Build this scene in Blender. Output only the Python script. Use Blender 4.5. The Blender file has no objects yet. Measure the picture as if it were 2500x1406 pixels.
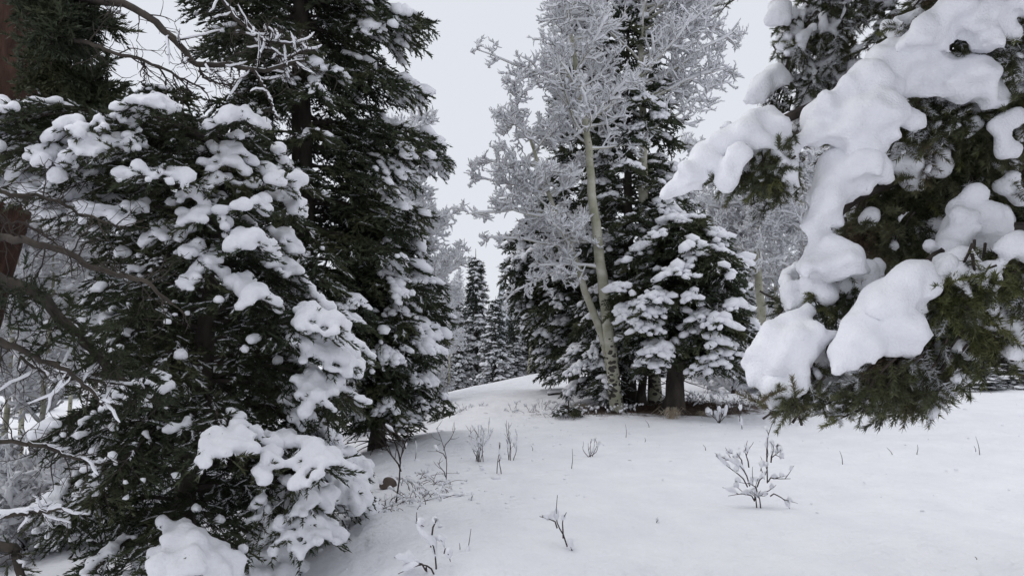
import bpy, bmesh, math, random
import numpy as np
from mathutils import Vector, Matrix

rng = np.random.default_rng(11)
random.seed(11)
C = bpy.context.scene.collection
SC = bpy.context.scene

# ---------------------------------------------------------------- camera
F = 1805.6                      # focal length in photo pixels (26 mm on 36 mm, 2500 px wide)
HORIZON = 850.0
TANP = (HORIZON - 703.0) / F
PITCH = math.atan(TANP)
CAM_H = 1.6
cam_d = bpy.data.cameras.new('camera')
cam_d.lens = 26.0
cam_d.sensor_width = 36.0
cam_d.clip_start = 0.05
cam_d.clip_end = 3000.0
cam = bpy.data.objects.new('camera', cam_d)
C.objects.link(cam)
cam.location = (0, 0, CAM_H)
cam.rotation_euler = (math.pi / 2 + PITCH, 0, 0)
SC.camera = cam

# ---------------------------------------------------------------- overcast sky and soft sun
SUN_EL, SUN_AZ = math.radians(60), math.radians(-65)
world = bpy.data.worlds.new('World')
SC.world = world
world.use_nodes = True
nt = world.node_tree
for n in list(nt.nodes):
    nt.nodes.remove(n)
wo = nt.nodes.new('ShaderNodeOutputWorld')
bg = nt.nodes.new('ShaderNodeBackground')
sky = nt.nodes.new('ShaderNodeTexSky')
sky.sky_type = 'NISHITA'
sky.sun_disc = False
sky.sun_elevation = SUN_EL
sky.sun_rotation = SUN_AZ
mix = nt.nodes.new('ShaderNodeMix')
mix.data_type = 'RGBA'
mix.inputs['Factor'].default_value = 0.95
mix.inputs['B'].default_value = (7.6, 7.85, 8.45, 1)        # even cloud layer in front of the blue sky
nt.links.new(sky.outputs['Color'], mix.inputs['A'])
nt.links.new(mix.outputs['Result'], bg.inputs['Color'])
bg.inputs['Strength'].default_value = 0.1
nt.links.new(bg.outputs['Background'], wo.inputs['Surface'])

sun_d = bpy.data.lights.new('sun', 'SUN')
sun_d.energy = 1.15
sun_d.angle = math.radians(60)
sun_d.color = (1.0, 0.97, 0.94)
sun = bpy.data.objects.new('sun', sun_d)
C.objects.link(sun)
# the veiled sun stands beyond the trees, high beyond the clearing
sdir = Vector((math.sin(SUN_AZ) * math.cos(SUN_EL), math.cos(SUN_AZ) * math.cos(SUN_EL), math.sin(SUN_EL)))
sun.rotation_euler = sdir.to_track_quat('Z', 'Y').to_euler()

SC.view_settings.view_transform = 'Standard'
SC.view_settings.look = 'None'
SC.view_settings.exposure = 0.04
SC.view_settings.gamma = 1.0
SC.view_settings.use_curve_mapping = False
SC.cycles.diffuse_bounces = 9

# ---------------------------------------------------------------- helpers
def P(px, py, d):
    """world point seen at photo pixel (px, py), d metres ahead of the camera"""
    cx = (px - 1250.0) / F
    cy = (703.0 - py) / F
    cp, sp = math.cos(PITCH), math.sin(PITCH)
    y = cp - cy * sp
    z = sp + cy * cp
    t = d / y
    return np.array([cx * t, d, CAM_H + z * t])

def norm(v):
    return v / np.maximum(np.linalg.norm(v, axis=-1, keepdims=True), 1e-9)

def mesh_np(name, V, Fc, M=None, mats=(), smooth=True):
    me = bpy.data.meshes.new(name)
    V = np.asarray(V, np.float32)
    Fc = np.asarray(Fc, np.int32)
    nf = len(Fc)
    me.vertices.add(len(V))
    me.vertices.foreach_set('co', V.ravel())
    me.loops.add(nf * 3)
    me.loops.foreach_set('vertex_index', Fc.ravel())
    me.polygons.add(nf)
    me.polygons.foreach_set('loop_start', np.arange(0, nf * 3, 3, dtype=np.int32))
    if M is not None and len(mats) > 1:
        me.polygons.foreach_set('material_index', np.asarray(M, np.int32))
    me.polygons.foreach_set('use_smooth', np.full(nf, smooth, dtype=bool))
    for m in mats:
        me.materials.append(m)
    me.update(calc_edges=True)
    return me

class Acc:
    def __init__(self):
        self.V, self.F, self.M, self.n = [], [], [], 0
    def add(self, V, Fc, m=0):
        V = np.asarray(V).reshape(-1, 3)
        if len(V) == 0:
            return
        self.V.append(V); self.F.append(np.asarray(Fc).reshape(-1, 3) + self.n)
        self.M.append(np.full(len(self.F[-1]), m)); self.n += len(V)
    def mesh(self, name, mats, origin=(0, 0, 0), smooth=True):
        V = np.concatenate(self.V) - np.asarray(origin)
        return mesh_np(name, V, np.concatenate(self.F), np.concatenate(self.M), mats, smooth)
    def build(self, name, mats, parent=None, origin=(0, 0, 0), smooth=True):
        if not self.V:
            return None
        if not isinstance(mats, (list, tuple)):
            mats = [mats]
        o = bpy.data.objects.new(name, self.mesh(name, mats, origin, smooth))
        C.objects.link(o)
        if parent is not None:
            o.parent = parent
        else:
            o.location = origin
        return o

def thing(name, label, cat, loc, group=None):
    o = bpy.data.objects.new(name, None)
    o.empty_display_size = 0.2
    C.objects.link(o)
    o.location = tuple(loc)
    o['label'] = label
    o['category'] = cat
    if group:
        o['group'] = group
    return o

def copy_tree(o, parent=None):
    c = o.copy()
    C.objects.link(c)
    if parent is not None:
        c.parent = parent
    for ch in list(o.children):
        copy_tree(ch, c)
    return c

def stamp(acc, tm, pos, X, Y, Z, m=0):
    """copy template tm=(V,F) to every frame (columns X, Y, Z already scaled)"""
    n = len(pos)
    if n == 0:
        return
    v, f = tm
    W = pos[:, None] + v[None, :, 0:1] * X[:, None] + v[None, :, 1:2] * Y[:, None] + v[None, :, 2:3] * Z[:, None]
    FF = f[None] + (np.arange(n) * len(v))[:, None, None]
    acc.add(W.reshape(-1, 3), FF.reshape(-1, 3), m)

def stamp_var(acc, tms, pos, X, Y, Z, m=0, r=rng):
    k = r.integers(0, len(tms), len(pos))
    for i, tm in enumerate(tms):
        s = k == i
        stamp(acc, tm, pos[s], X[s], Y[s], Z[s], m)

def frames(d, up=None):
    d = norm(d)
    if up is None:
        up = np.tile(np.array([0, 0, 1.0]), (len(d), 1))
    s = np.cross(up, d)
    bad = np.linalg.norm(s, axis=1) < 1e-3
    if bad.any():
        s[bad] = np.array([1.0, 0, 0])
    s = norm(s)
    u = np.cross(d, s)
    return d, s, u

def tubes(acc, Pt, Rr, sides=4, m=0, vs=1.0):
    """Pt (n,k,3) polylines, Rr (n,k) radii"""
    Pt = np.asarray(Pt, float); Rr = np.asarray(Rr, float)
    if Pt.ndim == 2:
        Pt = Pt[None]
    if Rr.ndim == 1:
        Rr = Rr[None]
    n, k, _ = Pt.shape
    if n == 0:
        return
    T = norm(np.gradient(Pt, axis=1))
    mean = norm(T.mean(axis=1))
    ref = np.where(np.abs(mean[:, 2:3]) < 0.9, np.array([[0, 0, 1.0]]), np.array([[1.0, 0.2, 0]]))[:, None, :]
    s = norm(np.cross(ref, T)); u = np.cross(T, s)
    a = np.arange(sides) * 2 * math.pi / sides + math.pi / sides
    ring = (Pt[:, :, None] + (s[:, :, None] * np.cos(a)[None, None, :, None] + u[:, :, None] * (vs * np.sin(a))[None, None, :, None]) * Rr[:, :, None, None])
    V = ring.reshape(-1, 3)
    idx = np.arange(n * k * sides).reshape(n, k, sides)
    nx = np.roll(idx, -1, axis=2)
    A, B, Cc, D = idx[:, :-1], nx[:, :-1], nx[:, 1:], idx[:, 1:]
    t1 = np.stack([A, B, Cc], -1).reshape(-1, 3); t2 = np.stack([A, Cc, D], -1).reshape(-1, 3)
    acc.add(V, np.concatenate([t1, t2]), m)

def interp(Pl, t):
    """points on polyline Pl (k,3) at t in 0..1, with tangents"""
    k = len(Pl)
    x = np.clip(np.asarray(t) * (k - 1), 0, k - 1 - 1e-6)
    i = x.astype(int); f = (x - i)[:, None]
    return Pl[i] * (1 - f) + Pl[i + 1] * f, norm(Pl[i + 1] - Pl[i])

def smooth_line(pts, k):
    pts = np.asarray(pts, float)
    n = len(pts)
    if n < 3:
        t = np.linspace(0, 1, k)[:, None]
        return pts[0] * (1 - t) + pts[-1] * t
    out = []
    pp = np.vstack([2 * pts[0] - pts[1], pts, 2 * pts[-1] - pts[-2]])
    for x in np.linspace(0, n - 1 - 1e-6, k):
        i = int(x); t = x - i
        a, b, c, d = pp[i], pp[i + 1], pp[i + 2], pp[i + 3]
        out.append(0.5 * (2 * b + (c - a) * t + (2 * a - 5 * b + 4 * c - d) * t * t + (3 * b - a - 3 * c + d) * t ** 3))
    return np.array(out)

_w = np.random.default_rng(5).normal(size=(14, 3)); _w /= np.linalg.norm(_w, axis=1, keepdims=True)
_ph = np.random.default_rng(6).uniform(0, 6.28, 14)
def pnoise(p, scale):
    """smooth pseudo noise, about -1..1"""
    q = p @ _w.T * scale * np.linspace(0.6, 1.7, 14) * 6.28 + _ph
    return np.sin(q).sum(-1) / 4.2

# ---------------------------------------------------------------- materials
def mat(name):
    m = bpy.data.materials.new(name)
    m.use_nodes = True
    b = m.node_tree.nodes['Principled BSDF']
    return m, m.node_tree, b

def N(t, kind, **kw):
    n = t.nodes.new(kind)
    for k, v in kw.items():
        if k in n.inputs:
            n.inputs[k].default_value = v
        else:
            setattr(n, k, v)
    return n

def ramp(t, pairs):
    n = t.nodes.new('ShaderNodeValToRGB')
    e = n.color_ramp.elements
    while len(e) > 1:
        e.remove(e[-1])
    e[0].position, e[0].color = pairs[0][0], (*pairs[0][1], 1)
    for p, c in pairs[1:]:
        x = e.new(p); x.color = (*c, 1)
    return n

def noise_mat(name, scale, pairs, rough=0.8, bump=0.0, bscale=None, stretch=None, detail=4.0):
    m, t, b = mat(name)
    co = N(t, 'ShaderNodeTexCoord')
    src = co.outputs['Object']
    if stretch:
        mp = N(t, 'ShaderNodeMapping'); mp.inputs['Scale'].default_value = stretch
        t.links.new(src, mp.inputs['Vector']); src = mp.outputs['Vector']
    nz = N(t, 'ShaderNodeTexNoise', Scale=scale, Detail=detail)
    t.links.new(src, nz.inputs['Vector'])
    r = ramp(t, pairs)
    t.links.new(nz.outputs['Fac'], r.inputs['Fac'])
    t.links.new(r.outputs['Color'], b.inputs['Base Color'])
    b.inputs['Roughness'].default_value = rough
    b.inputs['Specular IOR Level'].default_value = 0.25
    if bump:
        n2 = N(t, 'ShaderNodeTexNoise', Scale=bscale or scale * 3, Detail=5.0)
        t.links.new(src, n2.inputs['Vector'])
        bp = N(t, 'ShaderNodeBump', Distance=bump)
        bp.inputs['Strength'].default_value = 1.0
        t.links.new(n2.outputs['Fac'], bp.inputs['Height'])
        t.links.new(bp.outputs['Normal'], b.inputs['Normal'])
    return m

SNOW = ((0.35, (0.80, 0.805, 0.845)), (0.7, (0.875, 0.88, 0.91)))
m_snow = noise_mat('fresh_snow', 14, SNOW, 0.85, 0.006, 60)
m_snow_far = noise_mat('tree_snow', 5, SNOW, 0.9)
def twig_snow():
    m = noise_mat('thin_twig_snow', 5, ((0.35, (0.90, 0.905, 0.935)), (0.7, (0.93, 0.935, 0.955))), 0.9)
    t = m.node_tree
    b = t.nodes['Principled BSDF']
    out = [n for n in t.nodes if n.type == 'OUTPUT_MATERIAL'][0]
    tl = t.nodes.new('ShaderNodeBsdfTranslucent'); tl.inputs['Color'].default_value = (0.9, 0.905, 0.93, 1)
    mx = t.nodes.new('ShaderNodeMixShader'); mx.inputs[0].default_value = 0.3
    t.links.new(b.outputs[0], mx.inputs[1]); t.links.new(tl.outputs[0], mx.inputs[2]); t.links.new(mx.outputs[0], out.inputs['Surface'])
    return m
m_snow_twig = twig_snow()
m_snow_near = noise_mat('bough_snow', 30, SNOW, 0.85, 0.0025, 240)
m_needle = noise_mat('spruce_needles', 2.2, ((0.3, (0.030, 0.038, 0.024)), (0.5, (0.045, 0.056, 0.030)), (0.7, (0.085, 0.09, 0.045))), 0.65)
m_needle_far = noise_mat('distant_needles', 1.2, ((0.3, (0.035, 0.045, 0.036)), (0.7, (0.075, 0.085, 0.06))), 0.7)
m_needle_near = noise_mat('fir_needles', 7, ((0.3, (0.040, 0.047, 0.028)), (0.45, (0.072, 0.080, 0.042)), (0.6, (0.115, 0.120, 0.065)), (0.75, (0.15, 0.10, 0.07))), 0.5)
m_needle_tips = noise_mat('young_fir_needles', 9, ((0.3, (0.08, 0.095, 0.035)), (0.7, (0.165, 0.165, 0.07))), 0.5)
m_twig = noise_mat('dark_twig_bark', 30, ((0.3, (0.028, 0.022, 0.020)), (0.7, (0.07, 0.056, 0.048))), 0.85)
m_twig_aspen = noise_mat('aspen_twig_bark', 12, ((0.3, (0.10, 0.09, 0.075)), (0.7, (0.22, 0.20, 0.165))), 0.85)
m_bark = noise_mat('grey_spruce_bark', 9, ((0.3, (0.028, 0.024, 0.021)), (0.7, (0.08, 0.068, 0.056))), 0.9, 0.02, 18, (1, 1, 0.35))
m_bark_red = noise_mat('red_brown_bark', 14, ((0.3, (0.018, 0.011, 0.009)), (0.55, (0.05, 0.026, 0.018)), (0.75, (0.09, 0.05, 0.036))), 0.9, 0.09, 9, (1, 1, 0.3))
m_litter = noise_mat('needle_litter', 20, ((0.3, (0.05, 0.035, 0.026)), (0.6, (0.13, 0.09, 0.065)), (0.8, (0.3, 0.25, 0.2))), 0.95, 0.01, 50)
m_grass = noise_mat('dry_grass', 14, ((0.3, (0.32, 0.26, 0.19)), (0.7, (0.6, 0.53, 0.42))), 0.8)
m_rock = noise_mat('brown_rock', 9, ((0.3, (0.06, 0.048, 0.042)), (0.7, (0.13, 0.10, 0.085))), 0.9, 0.01, 30)

def aspen_bark():
    m, t, b = mat('aspen_bark')
    co = N(t, 'ShaderNodeTexCoord')
    nz = N(t, 'ShaderNodeTexNoise', Scale=6.0, Detail=4.0)
    t.links.new(co.outputs['Object'], nz.inputs['Vector'])
    base = ramp(t, [(0.35, (0.27, 0.27, 0.19)), (0.55, (0.40, 0.39, 0.31)), (0.7, (0.52, 0.50, 0.44))])
    t.links.new(nz.outputs['Fac'], base.inputs['Fac'])
    mp = N(t, 'ShaderNodeMapping'); mp.inputs['Scale'].default_value = (12, 12, 20)
    t.links.new(co.outputs['Object'], mp.inputs['Vector'])
    vor = N(t, 'ShaderNodeTexVoronoi', Scale=1.0)
    t.links.new(mp.outputs['Vector'], vor.inputs['Vector'])
    # scars crowd together towards the foot of the trunk
    sep = N(t, 'ShaderNodeSeparateXYZ'); t.links.new(co.outputs['Object'], sep.inputs[0])
    mr = N(t, 'ShaderNodeMapRange'); 
    mr.inputs['From Min'].default_value = 0.65; mr.inputs['From Max'].default_value = 1.25
    mr.inputs['To Min'].default_value = 0.48; mr.inputs['To Max'].default_value = 0.10
    t.links.new(sep.outputs['Z'], mr.inputs['Value'])
    n3 = N(t, 'ShaderNodeTexNoise', Scale=14.0, Detail=3.0); t.links.new(co.outputs['Object'], n3.inputs['Vector'])
    ad = N(t, 'ShaderNodeMath', operation='MULTIPLY_ADD'); ad.inputs[1].default_value = 0.5; 
    t.links.new(n3.outputs['Fac'], ad.inputs[0]); t.links.new(mr.outputs['Result'], ad.inputs[2])
    sb = N(t, 'ShaderNodeMath', operation='SUBTRACT'); sb.inputs[1].default_value = 0.25
    t.links.new(ad.outputs[0], sb.inputs[0])
    ls = N(t, 'ShaderNodeMath', operation='LESS_THAN'); t.links.new(vor.outputs['Distance'], ls.inputs[0]); t.links.new(sb.outputs[0], ls.inputs[1])
    mx = N(t, 'ShaderNodeMix', data_type='RGBA')
    t.links.new(ls.outputs[0], mx.inputs['Factor']); t.links.new(base.outputs['Color'], mx.inputs['A'])
    mx.inputs['B'].default_value = (0.05, 0.042, 0.035, 1)
    t.links.new(mx.outputs['Result'], b.inputs['Base Color'])
    b.inputs['Roughness'].default_value = 0.8
    return m
m_aspen = aspen_bark()

# ---------------------------------------------------------------- templates
def shoot_template(r, n, nl, w, double=False, droop=0.15, a0=35, a1=62):
    """unit shoot along +X; needles as narrow blades all round, fewer below"""
    V, Fc = [], []
    for i in range(n):
        t = (i + r.uniform(0, 1)) / n
        a = r.uniform(0, 2 * math.pi)
        if math.sin(a) < -0.3 and r.uniform() < 0.5:
            a = r.uniform(-0.3, math.pi + 0.3)
        ang = math.radians(r.uniform(a0, a1)) * (1 - 0.4 * t)
        l = nl * r.uniform(0.75, 1.15) * (1 - 0.25 * t)
        rad = np.array([0, math.cos(a), math.sin(a)])
        d = np.array([math.cos(ang), 0, 0]) + rad * math.sin(ang)
        side = np.cross(d, rad); side /= np.linalg.norm(side)
        roll = r.uniform(-0.9, 0.9)
        side = side * math.cos(roll) + np.cross(d, side) * math.sin(roll)
        p = np.array([t, 0, 0]) + rad * 0.01
        k = len(V)
        if double:
            V += [p - side * w * .4, p + side * w * .4, p + d * l * .7 - side * w * .5, p + d * l * .7 + side * w * .5, p + d * l]
            Fc += [(k, k + 1, k + 3), (k, k + 3, k + 2), (k + 2, k + 3, k + 4)]
        else:
            V += [p - side * w * .5, p + side * w * .5, p + d * l]
            Fc += [(k, k + 1, k + 2)]
    k = len(V)
    sw = w * 0.45
    V += [np.array([0, sw, 0]), np.array([0, -sw, sw]), np.array([0, -sw, -sw]), np.array([1.0, 0, 0])]
    Fc += [(k, k + 1, k + 3), (k + 1, k + 2, k + 3), (k + 2, k, k + 3)]
    return np.array(V), np.array(Fc)

def blob_template(r, sub, rough=0.22, flat=True):
    bm = bmesh.new()
    bmesh.ops.create_icosphere(bm, subdivisions=sub, radius=1.0)
    V = np.array([v.co[:] for v in bm.verts])
    Fc = np.array([[v.index for v in f.verts] for f in bm.faces])
    bm.free()
    off = r.uniform(0, 50, 3)
    V = V * (1 + rough * pnoise(V + off, 0.28))[:, None]
    if flat:
        V[:, 2] = np.where(V[:, 2] < 0, V[:, 2] * 0.55, V[:, 2])
    return V, Fc

tr = np.random.default_rng(21)
SHOOT_NEAR = [shoot_template(tr, 74, 0.36, 0.044, a0=48, a1=80) for _ in range(3)]
SHOOT_MIDN = [shoot_template(tr, 20, 0.42, 0.105) for _ in range(4)]
SHOOT_MID = [shoot_template(tr, 9, 0.52, 0.19) for _ in range(4)]
SHOOT_FAR = [shoot_template(tr, 6, 0.5, 0.25) for _ in range(4)]
BLOB2 = [blob_template(tr, 2) for _ in range(6)]
BLOB1 = [blob_template(tr, 1, .12) for _ in range(6)]

# ---------------------------------------------------------------- terrain
ctl = [P(*a) for a in [
    (2500, 1406, 3.75), (1900, 1406, 3.8), (1250, 1406, 3.8), (900, 1406, 4.0), (430, 1480, 4.6), (0, 1500, 5.0),
    (2500, 1150, 6.0), (1800, 1240, 5.2), (1300, 1200, 5.6), (1000, 1200, 5.8), (950, 1180, 6.4),
    (2500, 1010, 9.0), (1800, 1050, 8.9), (1510, 1000, 10.5), (1280, 1050, 9.2), (1100, 1050, 9.0), (915, 1085, 8.5), (740, 1160, 8.6),
    (1645, 1003, 10.3), (1850, 985, 11.0), (2350, 962, 12.0), (2500, 932, 13.5), (2100, 968, 12.0),
    (1080, 962, 15.0), (1200, 938, 17.0), (1330, 910, 18.5), (1500, 915, 18.0), (1700, 935, 15.5), (2000, 950, 14.0),
    (100, 1390, 6.6), (0, 1330, 8.0), (300, 1220, 9.5), (0, 1200, 11.0), (600, 1080, 12.0), (300, 1090, 15.0), (850, 1000, 14.0),
    (1100, 975, 22.0), (1330, 925, 25.0), (1700, 940, 24.0), (2300, 945, 22.0), (2800, 930, 18.0), (-400, 1250, 12.0), (-200, 1600, 5.0), (2900, 1300, 5.0)]]
ctl += [np.array(a, float) for a in [(-6, -6, -0.6), (0, -6, -0.35), (6, -6, -0.3), (-3, 0, -.3), (3, 0, 0.0), (0, 1, -0.05), (-1, 3, -0.02)]]
ctl = np.array(ctl)
cen = np.array([0.0, 10.0]); S = 12.0
U = (ctl[:, :2] - cen) / S
def _tps_k(d2):
    return 0.5 * d2 * np.log(d2 + 1e-9)
n_ = len(U)
K_ = _tps_k(((U[:, None] - U[None]) ** 2).sum(-1)) + np.eye(n_) * 0.002
Pm = np.hstack([np.ones((n_, 1)), U])
A_ = np.block([[K_, Pm], [Pm.T, np.zeros((3, 3))]])
W_ = np.linalg.solve(A_, np.concatenate([ctl[:, 2], np.zeros(3)]))

def ground_z(x, y, fine=True):
    x = np.atleast_1d(np.asarray(x, float)); y = np.atleast_1d(np.asarray(y, float))
    r = np.hypot(x - cen[0], y - cen[1])
    lim = 17.0
    f = np.minimum(1.0, lim / np.maximum(r, 1e-6))
    u = np.stack([(x - cen[0]) * f, (y - cen[1]) * f], -1) / S
    z = np.empty(len(x))
    for i in range(0, len(x), 20000):
        uu = u[i:i + 20000]
        z[i:i + 20000] = _tps_k(((uu[:, None] - U[None]) ** 2).sum(-1)) @ W_[:n_] + W_[n_] + uu @ W_[n_ + 1:]
    far = np.clip((r - 14) / 26, 0, 1); far = far * far * (3 - 2 * far)
    p = np.stack([x, y, np.zeros_like(x)], -1)
    zf = 0.3 + 0.9 * pnoise(p, 0.008)
    z = z * (1 - far) + zf * far
    z += 0.035 * pnoise(p, 0.22) * np.clip(r / 8 + .3, 0, 1)
    if fine:
        z += 0.022 * pnoise(p + 7, 0.9) + 0.006 * pnoise(p + 3, 2.6)
        dm = np.clip(pnoise(p + 11, 1.5) - .75, 0, 1)
        z -= 0.05 * dm * np.clip((x + 1) / 3, .15, 1)
    return z

def gz(x, y):
    return float(ground_z(x, y)[0])

def hit(px, py, d0=2.5, d1=40.0):
    """ground point under a photo pixel"""
    ds = np.linspace(d0, d1, 500)
    pts = np.array([P(px, py, d) for d in ds])
    below = pts[:, 2] < ground_z(pts[:, 0], pts[:, 1])
    i = int(np.argmax(below)) if below.any() else len(ds) - 1
    p = pts[i].copy(); p[2] = gz(p[0], p[1])
    return p

def on_ground(px, d):
    p = P(px, 900, d); p[2] = gz(p[0], p[1])
    return p

# ground sheet, finer in front of the camera
def axis_nodes(a, n, mx):
    u = np.linspace(-1, 1, n)
    return np.sinh(u * a) / math.sinh(a) * mx
gx = axis_nodes(5.4, 250, 900.0)
gy = 6.0 + axis_nodes(5.4, 280, 900.0)
GX, GY = np.meshgrid(gx, gy)
GZ = ground_z(GX.ravel(), GY.ravel())
clus = P(1620, 1005, 10.6)
V = np.stack([GX.ravel(), GY.ravel(), GZ], -1)
# snow pillows over buried tussocks
moundlist = [(1110, 600 + 430, .35, .10), (930, 1290, .3, .10), (1330, 1330, .25, .05), (1500, 1130, .3, .05), (1080, 1380, .4, .08), (2330, 1160, .3, -.04), (2150, 1190, .2, -.03),
             (2000, 1230, .25, -.03), (1960, 1120, .2, .03), (1700, 1180, .2, .03), (2400, 1250, .25, -.03), (1880, 1270, .3, .03), (1160, 1010, .35, .10), (1230, 1035, .3, .08)]
for (mx_, my_, mr_, mh_) in moundlist:
    q = hit(mx_, my_)
    V[:, 2] += mh_ * np.exp(-((V[:, 0] - q[0]) ** 2 + (V[:, 1] - q[1]) ** 2) / (mr_ ** 2) * 1.6)
ny_, nx_ = GX.shape
ii = np.arange(nx_ * ny_).reshape(ny_, nx_)
a_, b_, c_, d_ = ii[:-1, :-1].ravel(), ii[:-1, 1:].ravel(), ii[1:, 1:].ravel(), ii[1:, :-1].ravel()
gm = mesh_np('ground', V, np.concatenate([np.stack([a_, b_, c_], -1), np.stack([a_, c_, d_], -1)]), None, (), True)

def ground_material():
    m, t, b = mat('snow_cover')
    co = N(t, 'ShaderNodeTexCoord')
    nz = N(t, 'ShaderNodeTexNoise', Scale=3.0, Detail=6.0); t.links.new(co.outputs['Object'], nz.inputs['Vector'])
    r = ramp(t, [(0.3, (0.80, 0.805, 0.845)), (0.7, (0.875, 0.88, 0.91))]); t.links.new(nz.outputs['Fac'], r.inputs['Fac'])
    # bare needle litter round the foot of the tree cluster: distance from its centre plus noise
    mp = N(t, 'ShaderNodeMapping')
    c = clus
    mp.inputs['Location'].default_value = (-(c[0]) / 1.75, -(c[1] - 0.15) / 0.62, 0)
    mp.inputs['Scale'].default_value = (1 / 1.75, 1 / 0.62, 0)
    t.links.new(co.outputs['Object'], mp.inputs['Vector'])
    ln = N(t, 'ShaderNodeVectorMath', operation='LENGTH'); t.links.new(mp.outputs['Vector'], ln.inputs[0])
    n2 = N(t, 'ShaderNodeTexNoise', Scale=5.0, Detail=8.0, Roughness=0.75); t.links.new(co.outputs['Object'], n2.inputs['Vector'])
    ad = N(t, 'ShaderNodeMath', operation='MULTIPLY_ADD'); ad.inputs[1].default_value = 2.2
    t.links.new(n2.outputs['Fac'], ad.inputs[0]); t.links.new(ln.outputs['Value'], ad.inputs[2])
    mr = N(t, 'ShaderNodeMapRange')
    mr.inputs['From Min'].default_value = 1.75; mr.inputs['From Max'].default_value = 2.15
    mr.inputs['To Min'].default_value = 1; mr.inputs['To Max'].default_value = 0
    t.links.new(ad.outputs[0], mr.inputs['Value'])
    n3 = N(t, 'ShaderNodeTexNoise', Scale=30.0, Detail=5.0); t.links.new(co.outputs['Object'], n3.inputs['Vector'])
    lit = ramp(t, [(0.3, (0.045, 0.032, 0.026)), (0.6, (0.13, 0.09, 0.065)), (0.8, (0.3, 0.25, 0.2))]); t.links.new(n3.outputs['Fac'], lit.inputs['Fac'])
    mx = N(t, 'ShaderNodeMix', data_type='RGBA')
    t.links.new(mr.outputs['Result'], mx.inputs['Factor']); t.links.new(r.outputs['Color'], mx.inputs['A']); t.links.new(lit.outputs['Color'], mx.inputs['B'])
    t.links.new(mx.outputs['Result'], b.inputs['Base Color'])
    b.inputs['Roughness'].default_value = 0.9
    n4 = N(t, 'ShaderNodeTexNoise', Scale=9.0, Detail=7.0, Roughness=0.6); t.links.new(co.outputs['Object'], n4.inputs['Vector'])
    bp = N(t, 'ShaderNodeBump', Distance=0.03); bp.inputs['Strength'].default_value = 1.0
    n5 = N(t, 'ShaderNodeTexNoise', Scale=2.2, Detail=4.0, Roughness=0.55); t.links.new(co.outputs['Object'], n5.inputs['Vector'])
    b5 = N(t, 'ShaderNodeBump', Distance=0.10); b5.inputs['Strength'].default_value = 0.8
    t.links.new(n5.outputs['Fac'], b5.inputs['Height']); t.links.new(b5.outputs['Normal'], bp.inputs['Normal'])
    t.links.new(n4.outputs['Fac'], bp.inputs['Height']); t.links.new(bp.outputs['Normal'], b.inputs['Normal'])
    return m
gm.materials.append(ground_material())
go = bpy.data.objects.new('ground', gm); C.objects.link(go)
go['kind'] = 'structure'; go['label'] = 'snow covered forest clearing sloping up to a low crest'

# ---------------------------------------------------------------- conifers
def bough_axis(r, base, az, L, p0, p1, k=9, wig=0.10):
    t = np.linspace(0, 1, k)
    pitch = p0 + (p1 - p0) * t + r.normal(0, 0.04, k)
    a = az + np.cumsum(r.normal(0, wig / 2, k)) * 0.5
    d = np.stack([np.cos(a) * np.cos(pitch), np.sin(a) * np.cos(pitch), np.sin(pitch)], -1)
    st = np.vstack([np.zeros(3), d[:-1] * L / (k - 1)])
    return base + np.cumsum(st, axis=0)

def bough_parts(r, A, L, wid=0.42, dtw=0.09, dsh=0.075, inner=0.18, hang=0.22, tipmin=0.07, prof=None):
    """side twigs and shoots of one bough with axis A"""
    m = max(4, int(L / dtw))
    t = inner + (1 - inner) * (np.arange(m) + r.uniform(0.1, 0.9, m)) / m
    t = np.repeat(t, 2)
    sg = np.tile([1.0, -1.0], m)
    o, T = interp(A, t)
    up = np.array([0, 0, 1.0])
    side = norm(np.cross(up, T)) * sg[:, None]
    q = (t - inner) / (1 - inner)
    lt = wid * L * (np.clip(0.45 + 1.4 * q, 0, 1) * (1 - q) ** 0.75) * r.uniform(0.6, 1.2, len(t)) + tipmin
    ang = np.radians(r.uniform(38, 62, len(t)))[:, None]
    d = T * np.cos(ang) + side * np.sin(ang)
    d[:, 2] -= hang * r.uniform(0.2, 1.6, len(t))
    d = norm(d)
    # shoots
    K = np.maximum(2, np.ceil(lt / dsh).astype(int))
    idx = np.repeat(np.arange(len(t)), K)
    j = np.concatenate([np.arange(k) for k in K])
    f = (j + 0.6) / K[idx]
    so = o[idx] + d[idx] * (lt[idx] * f)[:, None]
    so[:, 2] -= 0.25 * lt[idx] * f * f
    alt = np.where(j % 2 == 0, 1.0, -1.0)
    cs = norm(np.cross(d[idx], up))
    last = j == K[idx] - 1
    aa = np.radians(r.uniform(25, 60, len(j))) * np.where(last, 0.15, 1.0)
    sd = d[idx] * np.cos(aa)[:, None] + cs * (np.sin(aa) * alt)[:, None]
    sd[:, 2] += r.normal(-0.12, 0.28, len(j))
    sl = dsh * r.uniform(0.9, 1.7, len(j))
    # along the axis
    na = max(3, int(L / (dsh * 0.8)))
    ta = inner + (1 - inner) * np.linspace(0.05, 0.99, na)
    ao, aT = interp(A, ta)
    ad = aT + r.normal(0, 0.35, (na, 3))
    al = dsh * r.uniform(0.9, 1.5, na)
    return dict(K=K, o=o, d=d, l=lt, t=t, so=np.vstack([so, ao]), sd=np.vstack([norm(sd), norm(ad)]), sl=np.concatenate([sl, al]))

def add_shoots(acc, r, b, tms, m=0, scale=1.0):
    X, Y, Z = frames(b['sd'])
    l = b['sl'][:, None] * scale
    stamp_var(acc, tms, b['so'], X * l, Y * l, Z * l, m, r)

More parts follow.
